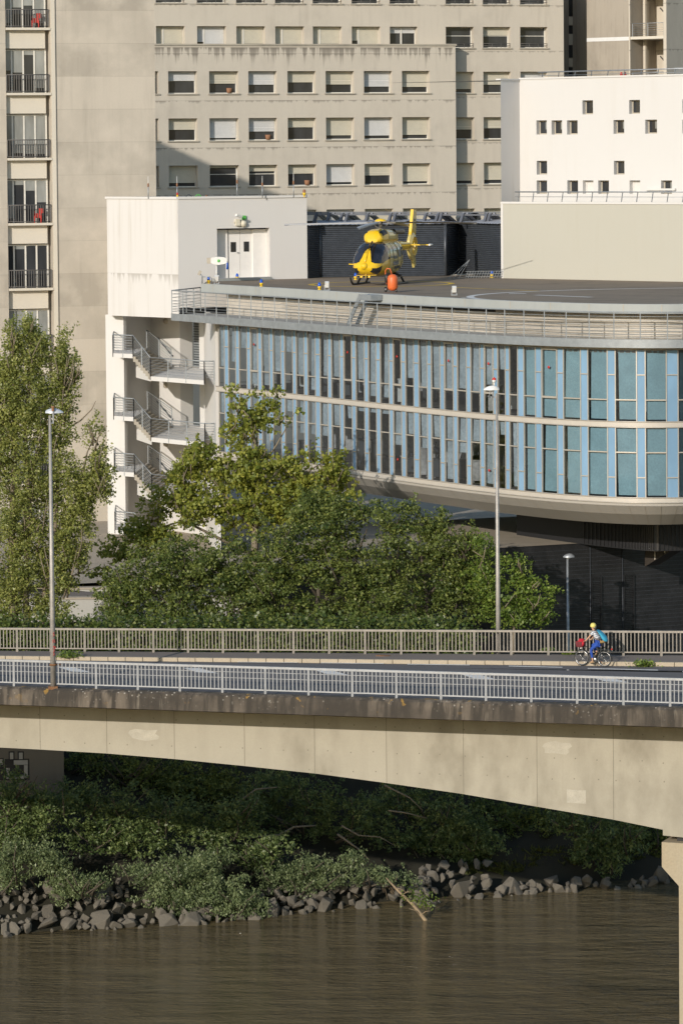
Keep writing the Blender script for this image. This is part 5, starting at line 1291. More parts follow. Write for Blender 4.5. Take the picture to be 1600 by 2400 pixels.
# skids
for sgn in (1, -1):
    m = MB(); m.chain([(2.15, sgn * 1.18, .42), (1.95, sgn * 1.18, .2), (1.75, sgn * 1.16, .06), (1.2, sgn * 1.15, .045), (-1.2, sgn * 1.15, .045), (-1.5, sgn * 1.15, .045)], [.06] * 6, 8); m.build('skid', M['black'], heli)
    m = MB(); m.bar((.95, sgn * 1.02, .42), (-.7, sgn * 1.02, .42), .2, .03); m.build('step', M['black'], heli)
for x in (.9, -.75):
    m = MB(); m.chain([(x, -1.15, .05), (x, -.95, .45), (x, -.6, .6), (x, 0, .58), (x, .6, .6), (x, .95, .45), (x, 1.15, .05)], [.065, .07, .07, .07, .07, .07, .065], 8); m.build('cross_tube', M['black'], heli)
# seats and crew instruments seen through the glass
heli.location = hpt; heli.rotation_euler = (0, 0, yaw)

# extinguisher trolley
tp = atz(918, 683.5, ZD); tp.z = ZD - .028
ext = thing('extinguisher_trolley', 'orange red wheeled fire extinguisher tank on the helipad in front of the helicopter', 'extinguisher', tp)
def tv(x, y, z): return tp + Vector((x, y, z))
m = MB(); m.lathe(tv(.04, -.05, .07), [(0, 0), (.12, .01), (.22, .08), (.28, .2), (.28, .68), (.23, .81), (.12, .88), (0, .9)], 22); m.build('tank', M['tank'], ext)
m = MB(); m.chain([tv(-.12, .1, .12), tv(-.3, .2, .5), tv(-.34, .2, 1.15), tv(-.25, .1, 1.28), tv(-.08, .1, 1.25), tv(.0, .1, .95)], [.03] * 6, 6); m.bar(tv(-.25, .15, .15), tv(.15, .15, .12), .05); m.build('handle_frame', M['tank'], ext)
m = MB(); m.lathe(tv(-.25, .05, .5), [(0, 0), (.12, .02), (.14, .3), (.08, .5), (0, .52)], 12); m.chain([tv(-.2, -.05, .2), tv(-.3, -.1, .6), tv(-.2, -.05, 1.0)], [.03] * 3, 6); m.build('hose', M['black'], ext)
m = MB(); m.lathe(tv(-.18, -.02, .55), [(0, 0), (.07, .02), (.07, .3), (0, .33)], 10); m.build('powder_cartridge', M['red'], ext)
for x, y in ((-.33, 0), (.23, -.2)):
    rr = .15 if x < 0 else .08; m = MB(); m.ring(tv(x, y, rr + .002), (1, .5, 0), rr - .035, .037, 18, 8); wh = m.build('wheel', M['black'], ext)
    m = MB(); m.lathe(tv(x - .03, y - .015, rr + .002), [(0, 0), (.05, 0), (.05, .06), (0, .06)], 10, (1, .5, 0)); m.build('wheel_hub', M['metal'], wh)

# ================================================================== bicycle and rider
M['skin'] = simple('skin', (.52, .29, .18), .55, var=.05)
M['jeans'] = simple('blue_trousers', (.02, .075, .38), .8, var=.2, vs=8)
def stripe_mat():
    b = NB('striped_shirt'); x, y, z = b.xyz()
    s_ = b.math('GREATER_THAN', b.math('FRACT', b.math('MULTIPLY', b.math('ADD', z, b.math('MULTIPLY', x, .35)), 14.0)), .66)
    b.col(b.mix(s_, (.70, .70, .70), (.10, .12, .20))); b.b.inputs['Roughness'].default_value = .85; return b.m
M['shirt'] = stripe_mat()
M['tan'] = simple('tan_suede', (.42, .28, .15), .9)
M['backpack'] = simple('turquoise_fabric', (.04, .33, .50), .8, var=.15, vs=10)
M['greybag'] = simple('grey_fabric', (.13, .12, .13), .9)
M['brownbag'] = simple('brown_fabric', (.30, .19, .07), .9)
M['helmet'] = simple('yellow_helmet', (.70, .60, .16), .5, var=.08, vs=14)
M['redbag'] = simple('red_cloth', (.55, .015, .03), .7, var=.25, vs=12)
M['darkred'] = simple('dark_red_basket', (.14, .02, .025), .7)
M['chrome'] = simple('polished_steel', (.55, .55, .55), .25, .8)
rw, fw = onroad(1415, 1563.2), onroad(1363.3, 1560.8)
dirv = (fw - rw); WB = 1.04; yawb = math.atan2(dirv.y, dirv.x)
def place(root): root.location = rw; root.rotation_euler = (0, 0, yawb)
bike = thing('bicycle', 'black city bicycle with a red front bag ridden left across the bridge', 'bicycle', (0, 0, 0))
r0 = .335
for cx in (0, WB):
    m = MB(); m.ring((cx, 0, r0), (0, 1, 0), r0 - .02, .021, 36, 8); wh = m.build('wheel', M['black'], bike)
    m = MB(); m.ring((cx, 0, r0), (0, 1, 0), r0 - .045, .012, 36, 6); m.build('rim', M['chrome'], wh)
    m = MB()
    for k in range(18):
        t = 2 * math.pi * k / 18; m.tube((cx, .02 * (1 if k % 2 else -1), r0), (cx + (r0 - .05) * math.cos(t), 0, r0 + (r0 - .05) * math.sin(t)), .0022, n=4, cap=False)
    m.build('spokes', M['chrome'], wh)
    m = MB(); m.tube((cx, -.05, r0), (cx, .05, r0), .022); m.build('hub', M['chrome'], wh)
    m = MB(); a0_, a1_ = (R(-5), R(190)) if cx == 0 else (R(20), R(150))
    rows = [[Vector((cx + (r0 + .03) * math.cos(a), y, r0 + (r0 + .03) * math.sin(a) - (.008 if abs(y) > .02 else 0))) for y in (-.03, 0, .03)] for a in np.linspace(a0_, a1_, 20)]
    m.grid(rows, sm=True); m.build('mudguard', M['black'], bike)
m = MB(); bb = (.44, 0, .29); st = (.22, 0, .82); hd = (.86, 0, .82); hd2 = (.90, 0, .66)
for a, b_, t in ((bb, st, .018), (hd2, bb, .022), (hd, (.32, 0, .55), .016), (hd, hd2, .02), ((0, .05, r0), bb, .011), ((0, -.05, r0), bb, .011), ((0, .05, r0), (.27, 0, .7), .009), ((0, -.05, r0), (.27, 0, .7), .009)): m.tube(a, b_, t)
m.build('frame', M['black'], bike)
m = MB()
for s_ in (1, -1): m.chain([(.91, s_ * .03, .66), (.94, s_ * .05, .58), (WB, s_ * .05, r0)], [.014] * 3, 6)
m.build('fork', M['black'], bike)
m = MB(); m.chain([(.86, 0, .82), (.84, 0, .97), (.88, 0, 1.02)], [.014] * 3); m.chain([(.70, -.28, 1.03), (.84, -.22, 1.05), (.88, 0, 1.03), (.84, .22, 1.05), (.70, .28, 1.03)], [.013] * 5, 6); m.build('handlebar', M['chrome'], bike)
for s_ in (1, -1): m = MB(); m.tube((.66, s_ * .29, 1.028), (.78, s_ * .25, 1.04), .018); m.build('grip', M['black'], bike)
m = MB(); m.tube((.22, 0, .82), (.205, 0, .9), .014); m.build('seat_post', M['chrome'], bike)
m = MB(); m.chain([(.36, 0, .935), (.28, 0, .94), (.18, 0, .94), (.09, 0, .95)], [.02, .035, .075, .08], 10); m.build('saddle', M['black'], bike)
m = MB(); m.bar((-.3, 0, .71), (.2, 0, .72), .12, .015); m.bar((-.25, .06, .7), (0, .06, r0), .012); m.bar((-.25, -.06, .7), (0, -.06, r0), .012); m.build('luggage_rack', M['black'], bike)
m = MB(); m.lathe((-.33, 0, .76), [(0, 0), (.04, 0), (.04, .04), (0, .05)], 12, (-1, 0, 0)); m.build('rear_light', M['red'], bike)
m = MB(); m.lathe((1.05, 0, .72), [(.03, 0), (.05, .06), (0, .07)], 12, (1, 0, 0)); m.build('front_light', M['chrome'], bike)
m = MB(); m.lathe((.44, .03, .29), [(.09, 0), (.1, .005), (.1, .012), (0, .012)], 20, (0, 1, 0)); m.bar((.44, .07, .29), (.50, .07, .13), .02); m.bar((.44, -.07, .29), (.38, -.07, .45), .02); m.build('crank', M['chrome'], bike)
for a in ((.5, .12, .13), (.38, -.12, .45)): m = MB(); m.box(a[0] - .05, a[0] + .05, a[1] - .05, a[1] + .05, a[2] - .012, a[2] + .012); m.build('pedal', M['black'], bike)
m = MB(); m.bar((.02, .055, r0), (.44, .05, .29 + .09), .008); m.bar((.02, .055, r0 - .04), (.44, .05, .29 - .09), .008); m.build('chain', M['black'], bike)
m = MB(); m.bar((.1, .06, .3), (.3, .12, .01), .015); m.build('kickstand', M['black'], bike)
m = MB(); m.lathe((0.12, .03, r0 - .13), [(0, 0), (.03, 0), (.03, .01), (0, .012)], 10, (0, 1, 0)); m.build('spoke_reflector', M['orange'], bike)
m = MB(); m.lathe((.83, .16, 1.15), [(0, 0), (.03, .0), (.03, .01), (0, .012)], 10, (-1, 0, 0)); m.build('bell', M['chrome'], bike)
place(bike)
bag = thing('handlebar_basket', 'dark red basket stuffed with a bright red jacket on the bicycle handlebar', 'basket', (0, 0, 0))
m = MB(); rows = []
for z, k in ((.78, .78), (.86, .88), (.95, .96), (1.02, 1.0)): rows.append([Vector((1.08 + .17 * k * sx, .18 * k * sy, z)) for sx, sy in ((-1, -1), (0, -1.05), (1, -1), (1.05, 0), (1, 1), (0, 1.05), (-1, 1), (-1.05, 0), (-1, -1))])
m.grid(rows, sm=False); m.quad(*[rows[0][j] for j in range(8)]); m.build('basket_body', M['darkred'], bag)
m = MB(); rr_ = random.Random(5); rows = []
for k in range(6):
    t = k / 5; rows.append([Vector((1.05 + (.19 - .12 * t) * math.cos(a) + rr_.uniform(-.02, .02), (.19 - .12 * t) * math.sin(a), 1.0 + .12 * t + rr_.uniform(-.02, .02))) for a in np.linspace(0, 2 * math.pi, 12)])
m.grid(rows, sm=True); m.chain([(.92, .1, 1.05), (.9, .16, .95), (.91, .17, .84)], [.05, .05, .02], 8); m.build('jacket', M['redbag'], bag)
place(bag)
# rider: one continuous body grown over a skeleton
def skin_obj(name, nodes, edges, mat, parent, sub=2, label=None):
    names = list(nodes); me = bpy.data.meshes.new(name)
    me.from_pydata([nodes[n][0] for n in names], [(names.index(a), names.index(b_)) for a, b_ in edges], [])
    o = bpy.data.objects.new(name, me); COL.objects.link(o); o.parent = parent
    md = o.modifiers.new('skin', 'SKIN'); md.use_smooth_shade = True
    for i, n in enumerate(names):
        sv = me.skin_vertices[0].data[i]; r_ = nodes[n][1]; sv.radius = r_ if isinstance(r_, tuple) else (r_, r_)
        sv.use_root = (i == 0)
    sb = o.modifiers.new('sub', 'SUBSURF'); sb.levels = sb.render_levels = sub
    me.materials.append(mat); return o
rider = thing('person', 'person in a yellow helmet, striped shirt and blue trousers cycling left on the bridge', 'person', (0, 0, 0))
N = {'pel': ((.20, 0, 1.03), .12), 'wst': ((.27, 0, 1.17), .11), 'cst': ((.37, 0, 1.34), .13), 'nck': ((.47, 0, 1.50), .055), 'hd0': ((.505, 0, 1.58), .065), 'hd1': ((.525, 0, 1.67), .092), 'hd2': ((.515, 0, 1.755), .07)}
E = [('pel', 'wst'), ('wst', 'cst'), ('cst', 'nck'), ('nck', 'hd0'), ('hd0', 'hd1'), ('hd1', 'hd2')]
for s_, nm, kn, an, to in ((1, 'l', (.56, .11, .70), (.47, .12, .24), (.58, .125, .17)), (-1, 'r', (.60, -.11, .86), (.36, -.12, .55), (.46, -.125, .49))):
    N[nm + 'h'] = ((.22, s_ * .10, 1.0), .088); N[nm + 'k'] = (kn, .056); N[nm + 'c'] = ((kn[0] * .6 + an[0] * .4, kn[1], kn[2] * .6 + an[2] * .4), .05); N[nm + 'a'] = (an, .033); N[nm + 't'] = (to, .028)
    E += [('pel', nm + 'h'), (nm + 'h', nm + 'k'), (nm + 'k', nm + 'c'), (nm + 'c', nm + 'a'), (nm + 'a', nm + 't')]
    N[nm + 's'] = ((.42, s_ * .17, 1.44), .05); N[nm + 'e'] = ((.60, s_ * .25, 1.22), .038); N[nm + 'w'] = ((.72, s_ * .27, 1.08), .024); N[nm + 'p'] = ((.76, s_ * .27, 1.065), (.02, .035))
    E += [('cst', nm + 's'), (nm + 's', nm + 'e'), (nm + 'e', nm + 'w'), (nm + 'w', nm + 'p')]
    for j in range(5):
        y = s_ * (.235 + .018 * j) if j < 4 else s_ * .225; L_ = (.06, .068, .064, .052, .04)[j]
        b0 = (.775, y, 1.07 if j < 4 else 1.05); b1 = (.775 + L_ * .6, y, 1.062 if j < 4 else 1.03); b2 = (.775 + L_ * .7, y, 1.03 if j < 4 else 1.015)
        N[f'{nm}f{j}a'] = (b0, .009); N[f'{nm}f{j}b'] = (b1, .0085); N[f'{nm}f{j}c'] = (b2, .007)
        E += [(nm + 'p', f'{nm}f{j}a'), (f'{nm}f{j}a', f'{nm}f{j}b'), (f'{nm}f{j}b', f'{nm}f{j}c')]
body_ = skin_obj('body', N, E, M['skin'], rider, 1)
fe = MB(); fe.lathe((.61, 0, 1.655), [(.018, -.01), (.012, .015), (0, .025)], 8, (1, 0, -.3)); fe.lathe((.52, .09, 1.66), [(.025, 0), (.02, .012), (0, .014)], 8, (0, 1, 0)); fe.lathe((.52, -.09, 1.66), [(.025, 0), (.02, .012), (0, .014)], 8, (0, -1, 0)); fe.build('nose_and_ears', M['skin'], rider)
fe = MB(); 
for y in (-.035, .035): fe.lathe((.6, y, 1.685), [(.012, 0), (.008, .008), (0, .01)], 8, (1, 0, 0))
fe.bar((.602, -.025, 1.61), (.602, .025, 1.61), .01); fe.build('eyes_and_mouth', M['hub'], rider)
Hn = MB(); Hn.lathe((.505, 0, 1.665), [(.118, -.02), (.125, .02), (.12, .07), (.095, .12), (.05, .148), (0, .155)], 20, (-.12, 0, 1)); Hn.build('helmet', M['helmet'], rider)
Hn = MB(); Hn.chain([(.44, 0, 1.68), (.43, 0, 1.6), (.42, 0, 1.54)], [.075, .07, .03], 10); Hn.build('hair', M['hub'], rider)
NS = {'pel': ((.22, 0, 1.06), .135), 'wst': ((.29, 0, 1.17), .135), 'cst': ((.38, 0, 1.35), .152), 'nck': ((.45, 0, 1.475), .07)}; ES = [('pel', 'wst'), ('wst', 'cst'), ('cst', 'nck')]
for s_, nm in ((1, 'l'), (-1, 'r')):
    NS[nm + 's'] = ((.42, s_ * .18, 1.44), .07); NS[nm + 'm'] = ((.52, s_ * .22, 1.32), .055); ES += [('cst', nm + 's'), (nm + 's', nm + 'm')]
skin_obj('shirt', NS, ES, M['shirt'], rider)
NJ = {'pel': ((.19, 0, 1.01), .145)}; EJ = []
for s_, nm, kn, an in ((1, 'l', (.56, .11, .70), (.47, .12, .24)), (-1, 'r', (.60, -.11, .86), (.36, -.12, .55))):
    an2 = tuple(kn[i] * .22 + an[i] * .78 for i in range(3)); NJ[nm + 'h'] = ((.23, s_ * .10, .99), .112); NJ[nm + 'k'] = (kn, .072); NJ[nm + 'a'] = (an2, .052)
    EJ += [('pel', nm + 'h'), (nm + 'h', nm + 'k'), (nm + 'k', nm + 'a')]
skin_obj('trousers', NJ, EJ, M['jeans'], rider)
for an, to in (((.47, .12, .22), (.60, .125, .165)), ((.36, -.12, .53), (.48, -.125, .485))):
    m = MB(); m.chain([(an[0] - .05, an[1], an[2] - .03), (an[0], an[1], an[2] - .02), ((an[0] + to[0]) / 2, an[1], to[2] + .01), to], [.03, .042, .04, .025], 10); m.build('shoe', M['tan'], rider)
place(rider)
pk = thing('backpack', 'turquoise rucksack with grey pocket and brown base on the cyclist back', 'backpack', (0, 0, 0))
def hull(m, pts_rows): m.grid(pts_rows, sm=True)
m = MB(); rows = []
for (cx, cz, dx, dy) in ((.38, 1.50, .02, .06), (.33, 1.51, .09, .13), (.25, 1.45, .16, .17), (.13, 1.32, .19, .18), (.06, 1.19, .18, .18), (.03, 1.11, .13, .15), (.05, 1.08, .02, .05)):
    nx, nz = .8, .6
    rows.append([Vector((cx - nx * .10 + dx * math.cos(a) * nx, dy * math.sin(a), cz + dx * math.cos(a) * nz * .6)) for a in np.linspace(0, 2 * math.pi, 15)])
m.grid(rows, sm=True); m.build('bag_body', M['backpack'], pk)
m = MB(); m.chain([(.16, .1, 1.13), (.10, .12, 1.05), (.0, .08, 1.07), (-.06, 0, 1.09)], [.05, .06, .07, .05], 10); m.build('base', M['brownbag'], pk)
m = MB(); m.chain([(.20, .15, 1.22), (.17, .16, 1.12)], [.055, .05], 10); m.build('side_pocket', M['greybag'], pk)
m = MB()
for s_ in (1, -1): m.chain([(.34, s_ * .09, 1.52), (.46, s_ * .13, 1.50), (.50, s_ * .13, 1.40), (.42, s_ * .15, 1.25), (.26, s_ * .14, 1.15)], [.018] * 5, 6)
m.chain([(.13, .08, 1.45), (.09, .1, 1.3), (.03, .1, 1.2)], [.008] * 3, 5); m.build('strap', M['greybag'], pk)
place(pk)
# ================================================================== vegetation
M['bark'] = concrete('bark', (.24, .20, .145), (.10, .08, .06), .5, .4, sscale=6, grain=.4, bumpd=.03)
M['bark_dark'] = concrete('dark_bark', (.10, .085, .065), (.05, .04, .03), .5, .3, sscale=6)
M['leaf_poplar'] = leafmat('poplar_leaves', (.115, .145, .035), (.235, .26, .07), (.44, .44, .14), 1.1, .32, .42)
M['leaf_plane'] = leafmat('plane_leaves', (.12, .16, .03), (.25, .28, .05), (.42, .40, .08), 1.0, .35, .45)
M['leaf_dark'] = leafmat('ash_leaves', (.04, .068, .016), (.125, .16, .04), (.28, .31, .08), .8, .28, .45)
M['leaf_bright'] = leafmat('elm_leaves', (.07, .12, .02), (.15, .22, .04), (.32, .38, .08), .9, .35, .45)
M['leaf_bank'] = leafmat('bank_leaves', (.05, .085, .028), (.12, .165, .055), (.25, .30, .11), .7, .25, .42)
M['leaf_silver'] = leafmat('willow_leaves', (.075, .108, .045), (.155, .20, .088), (.32, .37, .19), .7, .25, .45)
M['leaf_ivy'] = leafmat('ivy_leaves', (.035, .06, .012), (.085, .12, .025), (.20, .22, .06), 1.2, .2, .4)
M['grass'] = leafmat('grass_blades', (.05, .06, .012), (.085, .10, .02), (.14, .15, .04), .6, .3, .6)

def leaves(name, C, size, mat, parent, aspect=.62, droop=0.0, up=.25, **kw):
    """C: (n,3) leaf centres; one diamond face per leaf"""
    n = len(C)
    a = rng.normal(size=(n, 3)); a[:, 2] = a[:, 2] * (1 - droop) - droop * 1.8
    a /= np.linalg.norm(a, axis=1)[:, None]
    nn = rng.normal(size=(n, 3)); nn[:, 2] += up * 2; nn[:, 1] -= .5; nn[:, 0] -= .2
    b = np.cross(nn, a); b /= np.linalg.norm(b, axis=1)[:, None] + 1e-9
    s_ = size * 1.25 * rng.uniform(.6, 1.25, n)[:, None]
    V = np.empty((n, 4, 3)); V[:, 0] = C - a * s_ * .5; V[:, 1] = C + b * s_ * aspect * .5 - a * s_ * .08; V[:, 2] = C + a * s_ * .5; V[:, 3] = C - b * s_ * aspect * .5 - a * s_ * .08
    pw = W.get(parent.name, Vector((0, 0, 0))) if parent else Vector((0, 0, 0))
    org = np.array([C[:, 0].mean(), C[:, 1].mean(), C[:, 2].min()])
    me = bpy.data.meshes.new(name); me.vertices.add(n * 4); me.vertices.foreach_set('co', (V.reshape(-1, 3) - org).ravel())
    me.loops.add(n * 4); me.loops.foreach_set('vertex_index', np.arange(n * 4, dtype=np.int32))
    me.polygons.add(n); me.polygons.foreach_set('loop_start', np.arange(0, n * 4, 4, dtype=np.int32))
    me.update(calc_edges=True)
    at_ = me.attributes.new('leaf', 'FLOAT', 'POINT'); at_.data.foreach_set('value', np.repeat(rng.random(n), 4).astype(np.float32))
    me.materials.append(mat); o = bpy.data.objects.new(name, me); COL.objects.link(o)
    if parent: o.parent = parent
    o.location = Vector(org) - pw; W[o.name] = Vector(org); return tag(o, **kw)
def blob_leaves(blobs, D, dens, clump=.55, depth=1.0, vs=.8, size=.13, fill=34):
    """blobs: (x, y, rx, ry[, dD, weight]) in photo points at distance D -> leaf centres set on many small lobes"""
    out = []
    for b_ in blobs:
        x, y, rx, ry = b_[:4]; dd = b_[4] if len(b_) > 4 else 0; wt = b_[5] if len(b_) > 5 else 1
        DD = D + dd; k = DD / FPX; c = np.array(at(x, y, DD)); ax = rx * k; az = ry * k; ay = max(ax, az * .7) * .9 * depth
        nl = max(3, int(wt * ax * az * fill / (clump / .5) ** 2))
        d = rng.normal(size=(nl, 3)); d /= np.linalg.norm(d, axis=1)[:, None]
        P = c + d * (rng.random(nl)[:, None] ** .38) * np.array([ax, ay, az]) * rng.uniform(.72, 1.12, (nl, 1))
        P = P[P[:, 1] < c[1] + ay * .55]
        for p in P:
            r_ = clump * rng.uniform(.45, 1.25) * (.75 if rng.random() < .3 else 1)
            n_ = int(dens * 52 * r_ * r_ / (size / .13) ** 2 * 4)
            q = rng.normal(size=(n_, 3)); q /= np.linalg.norm(q, axis=1)[:, None]
            q[:, 2] = np.where(q[:, 2] < -.3, -q[:, 2] * .6, q[:, 2])
            q *= (rng.random((n_, 1)) ** .35) * r_ * rng.uniform(.75, 1.25, (n_, 1))
            q[:, 2] *= vs * rng.uniform(.7, 1.3); out.append(p + q)
            if rng.random() < .35:     # a loose shoot standing out of the lobe
                L = r_ * rng.uniform(1.0, 1.9); v = rng.normal(size=3); v[2] = abs(v[2]) + .8 * vs; v /= np.linalg.norm(v); t = rng.random((16, 1))
                out.append(p + v * L * (.5 + t * .8) + rng.normal(size=(16, 3)) * .07)
    return np.concatenate(out)
def limbs(m, pts, D, r0_, r1_, n=7):
    P = [at(p[0], p[1], D + (p[2] if len(p) > 2 else 0)) for p in pts]; k = len(P)
    m.chain(P, [r0_ + (r1_ - r0_) * i / (k - 1) for i in range(k)], n)
def tree(name, label, cat, D, blobs, dens, size, lm, trunks, bark='bark', group=None, clump=.5, droop=0, aspect=.62, up=.25, base=None, twigs=0, depth=1.0, vs=.8, fill=38):
    bx = base if base else trunks[0][0][0][:2]; p = at(bx[0], bx[1], D); p.z = max(gz(p.x, D), -9)
    root = thing(name, label, cat, p, group)
    m = MB()
    for t in trunks: limbs(m, t[0], D, t[1], t[2])
    bl = [b_ for b_ in blobs]
    for _ in range(twigs):
        b_ = random.choice(bl); x, y, rx, ry = b_[:4]; dd = b_[4] if len(b_) > 4 else 0
        x0, y0 = x + random.uniform(-.3, .3) * rx, y + ry * random.uniform(.3, .9)
        x1, y1 = x + random.uniform(-.8, .8) * rx, y - ry * random.uniform(.2, .9)
        limbs(m, [(x0, y0, dd - .3), ((x0 + x1) / 2 + random.uniform(-8, 8), (y0 + y1) / 2, dd - .6), (x1, y1, dd - .9)], D, .055, .014, 5)
    m.build('trunk', M[bark], root)
    C = blob_leaves(blobs, D, dens, clump, depth, vs, size, fill)
    leaves('crown', C, size, M[lm], root, aspect, droop, up)
    return root

DS = 1.0
tree('poplar_tree', 'large light green poplar with several pointed tops at the left edge', 'tree', 182,
     [(75, 770, 16, 38), (72, 830, 38, 60), (30, 795, 16, 45), (22, 860, 38, 60), (100, 830, 14, 70), (148, 815, 14, 40), (150, 880, 34, 60), (178, 870, 14, 40), (65, 930, 70, 80), (10, 950, 50, 80), (150, 950, 38, 60), (60, 1030, 85, 90, 0, .8), (140, 1040, 50, 70, 0, .7), (0, 1060, 50, 80, 0, .8), (60, 1140, 95, 80, 0, .8), (150, 1150, 60, 60, 0, .75), (225, 1020, 32, 40, 0, .35), (235, 1085, 28, 45, 0, .9), (215, 1150, 48, 50, 0, .9), (238, 1130, 30, 45), (60, 1240, 95, 80, 0, .85), (170, 1250, 60, 80, 0, .8), (195, 1200, 40, 40), (40, 1340, 80, 80, 0, .85), (140, 1340, 66, 80, 0, .75), (175, 1310, 40, 40, 0, .8), (30, 1430, 70, 60, 0, .8), (120, 1430, 56, 50, 0, .75)],
     1.15 * DS, .12, 'leaf_poplar',
     [([(40, 1560), (32, 1400), (28, 1250), (36, 1050), (34, 900), (28, 820)], .26, .04), ([(70, 1560), (60, 1380), (70, 1200), (60, 1000), (72, 860), (73, 770)], .2, .03), ([(30, 1340), (55, 1290), (62, 1150), (100, 1030)], .12, .03), ([(95, 1560), (100, 1420), (130, 1250), (140, 1050), (148, 880)], .18, .03), ([(130, 1380), (170, 1350), (225, 1330)], .08, .02), ([(120, 1050), (150, 1010), (190, 985), (215, 960), (225, 940)], .06, .015), ([(150, 1300), (185, 1150), (205, 1060), (232, 1000)], .08, .015), ([(-20, 1560), (-10, 1300), (5, 1000)], .2, .04)], twigs=46, clump=.42, vs=1.6, fill=43)
tree('plane_tree', 'yellow green plane tree rising in front of the left end of the curved glass front', 'tree', 187,
     [(560, 955, 20, 26), (590, 975, 30, 22), (635, 950, 16, 22), (545, 1000, 22, 26), (610, 1000, 40, 20), (655, 985, 26, 14), (690, 968, 26, 9, 0, .8), (535, 1030, 20, 16), (580, 1020, 34, 16), (545, 925, 8, 12), (600, 925, 8, 14), (652, 922, 7, 14), (590, 1060, 60, 26, 0, .8), (445, 1095, 50, 48), (470, 1060, 38, 26), (425, 1130, 36, 40, 0, .8), (520, 1120, 60, 50), (600, 1120, 80, 55), (690, 1110, 60, 50), (770, 1120, 48, 42), (790, 1095, 30, 34), (740, 1075, 30, 20, 0, .7), (380, 1150, 46, 22, 0, .6), (365, 1200, 40, 34, 0, .7), (450, 1190, 80, 60), (580, 1200, 110, 70), (700, 1190, 90, 70), (800, 1170, 50, 50), (320, 1245, 40, 36, 0, .8), (270, 1300, 50, 34, 0, .8), (360, 1270, 70, 50, 0, .9), (250, 1345, 40, 30, 0, .7)],
     1.0 * DS, .15, 'leaf_plane',
     [([(600, 1520), (595, 1350), (600, 1200), (610, 1100), (590, 1000), (575, 940)], .26, .03), ([(600, 1250), (520, 1150), (450, 1070)], .12, .02), ([(600, 1200), (700, 1120), (760, 1080)], .12, .02), ([(610, 1100), (650, 1040), (690, 968)], .07, .015), ([(590, 1300), (430, 1220), (330, 1250)], .1, .02), ([(470, 1150), (420, 1180), (385, 1150)], .03, .01)], twigs=36, aspect=.85)
tree('ash_tree', 'dense dark green ash spreading behind the far railing left of centre', 'tree', 181,
     [(330, 1350, 90, 70, 0, 1.1), (300, 1430, 80, 60, 0, 1.1), (430, 1330, 90, 90, 0, 1.1), (420, 1430, 100, 60, 0, 1.1), (540, 1340, 90, 90, 0, 1.1), (540, 1430, 90, 60, 0, 1.1), (270, 1400, 50, 50)],
     1.0 * DS, .135, 'leaf_dark', [([(420, 1560), (425, 1430), (430, 1300)], .22, .05), ([(420, 1440), (340, 1370), (300, 1340)], .1, .03), ([(430, 1420), (500, 1340), (540, 1290)], .1, .03)], bark='bark_dark', twigs=14)
tree('ash_tree', 'dark green ash in the middle, its crown meeting the lower edge of the glass wing', 'tree', 180,
     [(680, 1280, 90, 80, 0, 1.1), (650, 1380, 100, 80, 0, 1.1), (770, 1230, 80, 70), (800, 1330, 100, 90, 0, 1.1), (700, 1450, 120, 50, 0, 1.1), (860, 1200, 50, 40), (850, 1420, 90, 60, 0, 1.1), (740, 1190, 60, 40)],
     1.0 * DS, .135, 'leaf_dark', [([(740, 1560), (745, 1430), (750, 1280)], .22, .05), ([(745, 1430), (830, 1320), (860, 1240)], .1, .03), ([(745, 1400), (680, 1300), (660, 1250)], .1, .03)], bark='bark_dark', twigs=14)
tree('locust_tree', 'feathery mid green tree right of centre below the wing soffit', 'tree', 179,
     [(935, 1220, 60, 50), (960, 1185, 18, 22, 0, .7), (1010, 1230, 48, 40), (1035, 1200, 16, 22, 0, .7), (940, 1310, 90, 80, 0, 1.1), (1040, 1310, 70, 80, 0, 1.1), (960, 1410, 100, 70, 0, 1.1), (1090, 1290, 40, 40), (1080, 1400, 70, 70, 0, 1.1), (1105, 1255, 22, 20, 0, .7)],
     1.0 * DS, .13, 'leaf_dark', [([(1000, 1560), (1000, 1400), (980, 1250)], .18, .04), ([(1000, 1400), (1060, 1330), (1090, 1280)], .08, .02), ([(960, 1455), (990, 1445), (1030, 1450), (1060, 1462)], .05, .015)], bark='bark_dark', twigs=16, droop=.2)
tree('elm_tree', 'bright green tree with loose tips before the black wall at the right', 'tree', 178,
     [(1130, 1300, 30, 40), (1145, 1260, 12, 18, 0, .7), (1140, 1370, 50, 60), (1222, 1330, 14, 24, 0, .8), (1222, 1380, 34, 38), (1250, 1370, 20, 24, 0, .6), (1190, 1340, 22, 40, 0, .7), (1175, 1430, 60, 50), (1250, 1420, 40, 34), (1285, 1415, 20, 18, 0, .7), (1270, 1450, 36, 22), (1290, 1380, 12, 12, 0, .4), (1210, 1460, 70, 25)],
     1.0 * DS, .13, 'leaf_bright', [([(1200, 1560), (1205, 1450), (1215, 1350)], .1, .02), ([(1205, 1470), (1260, 1420), (1290, 1400)], .05, .015)], twigs=12, droop=.15)
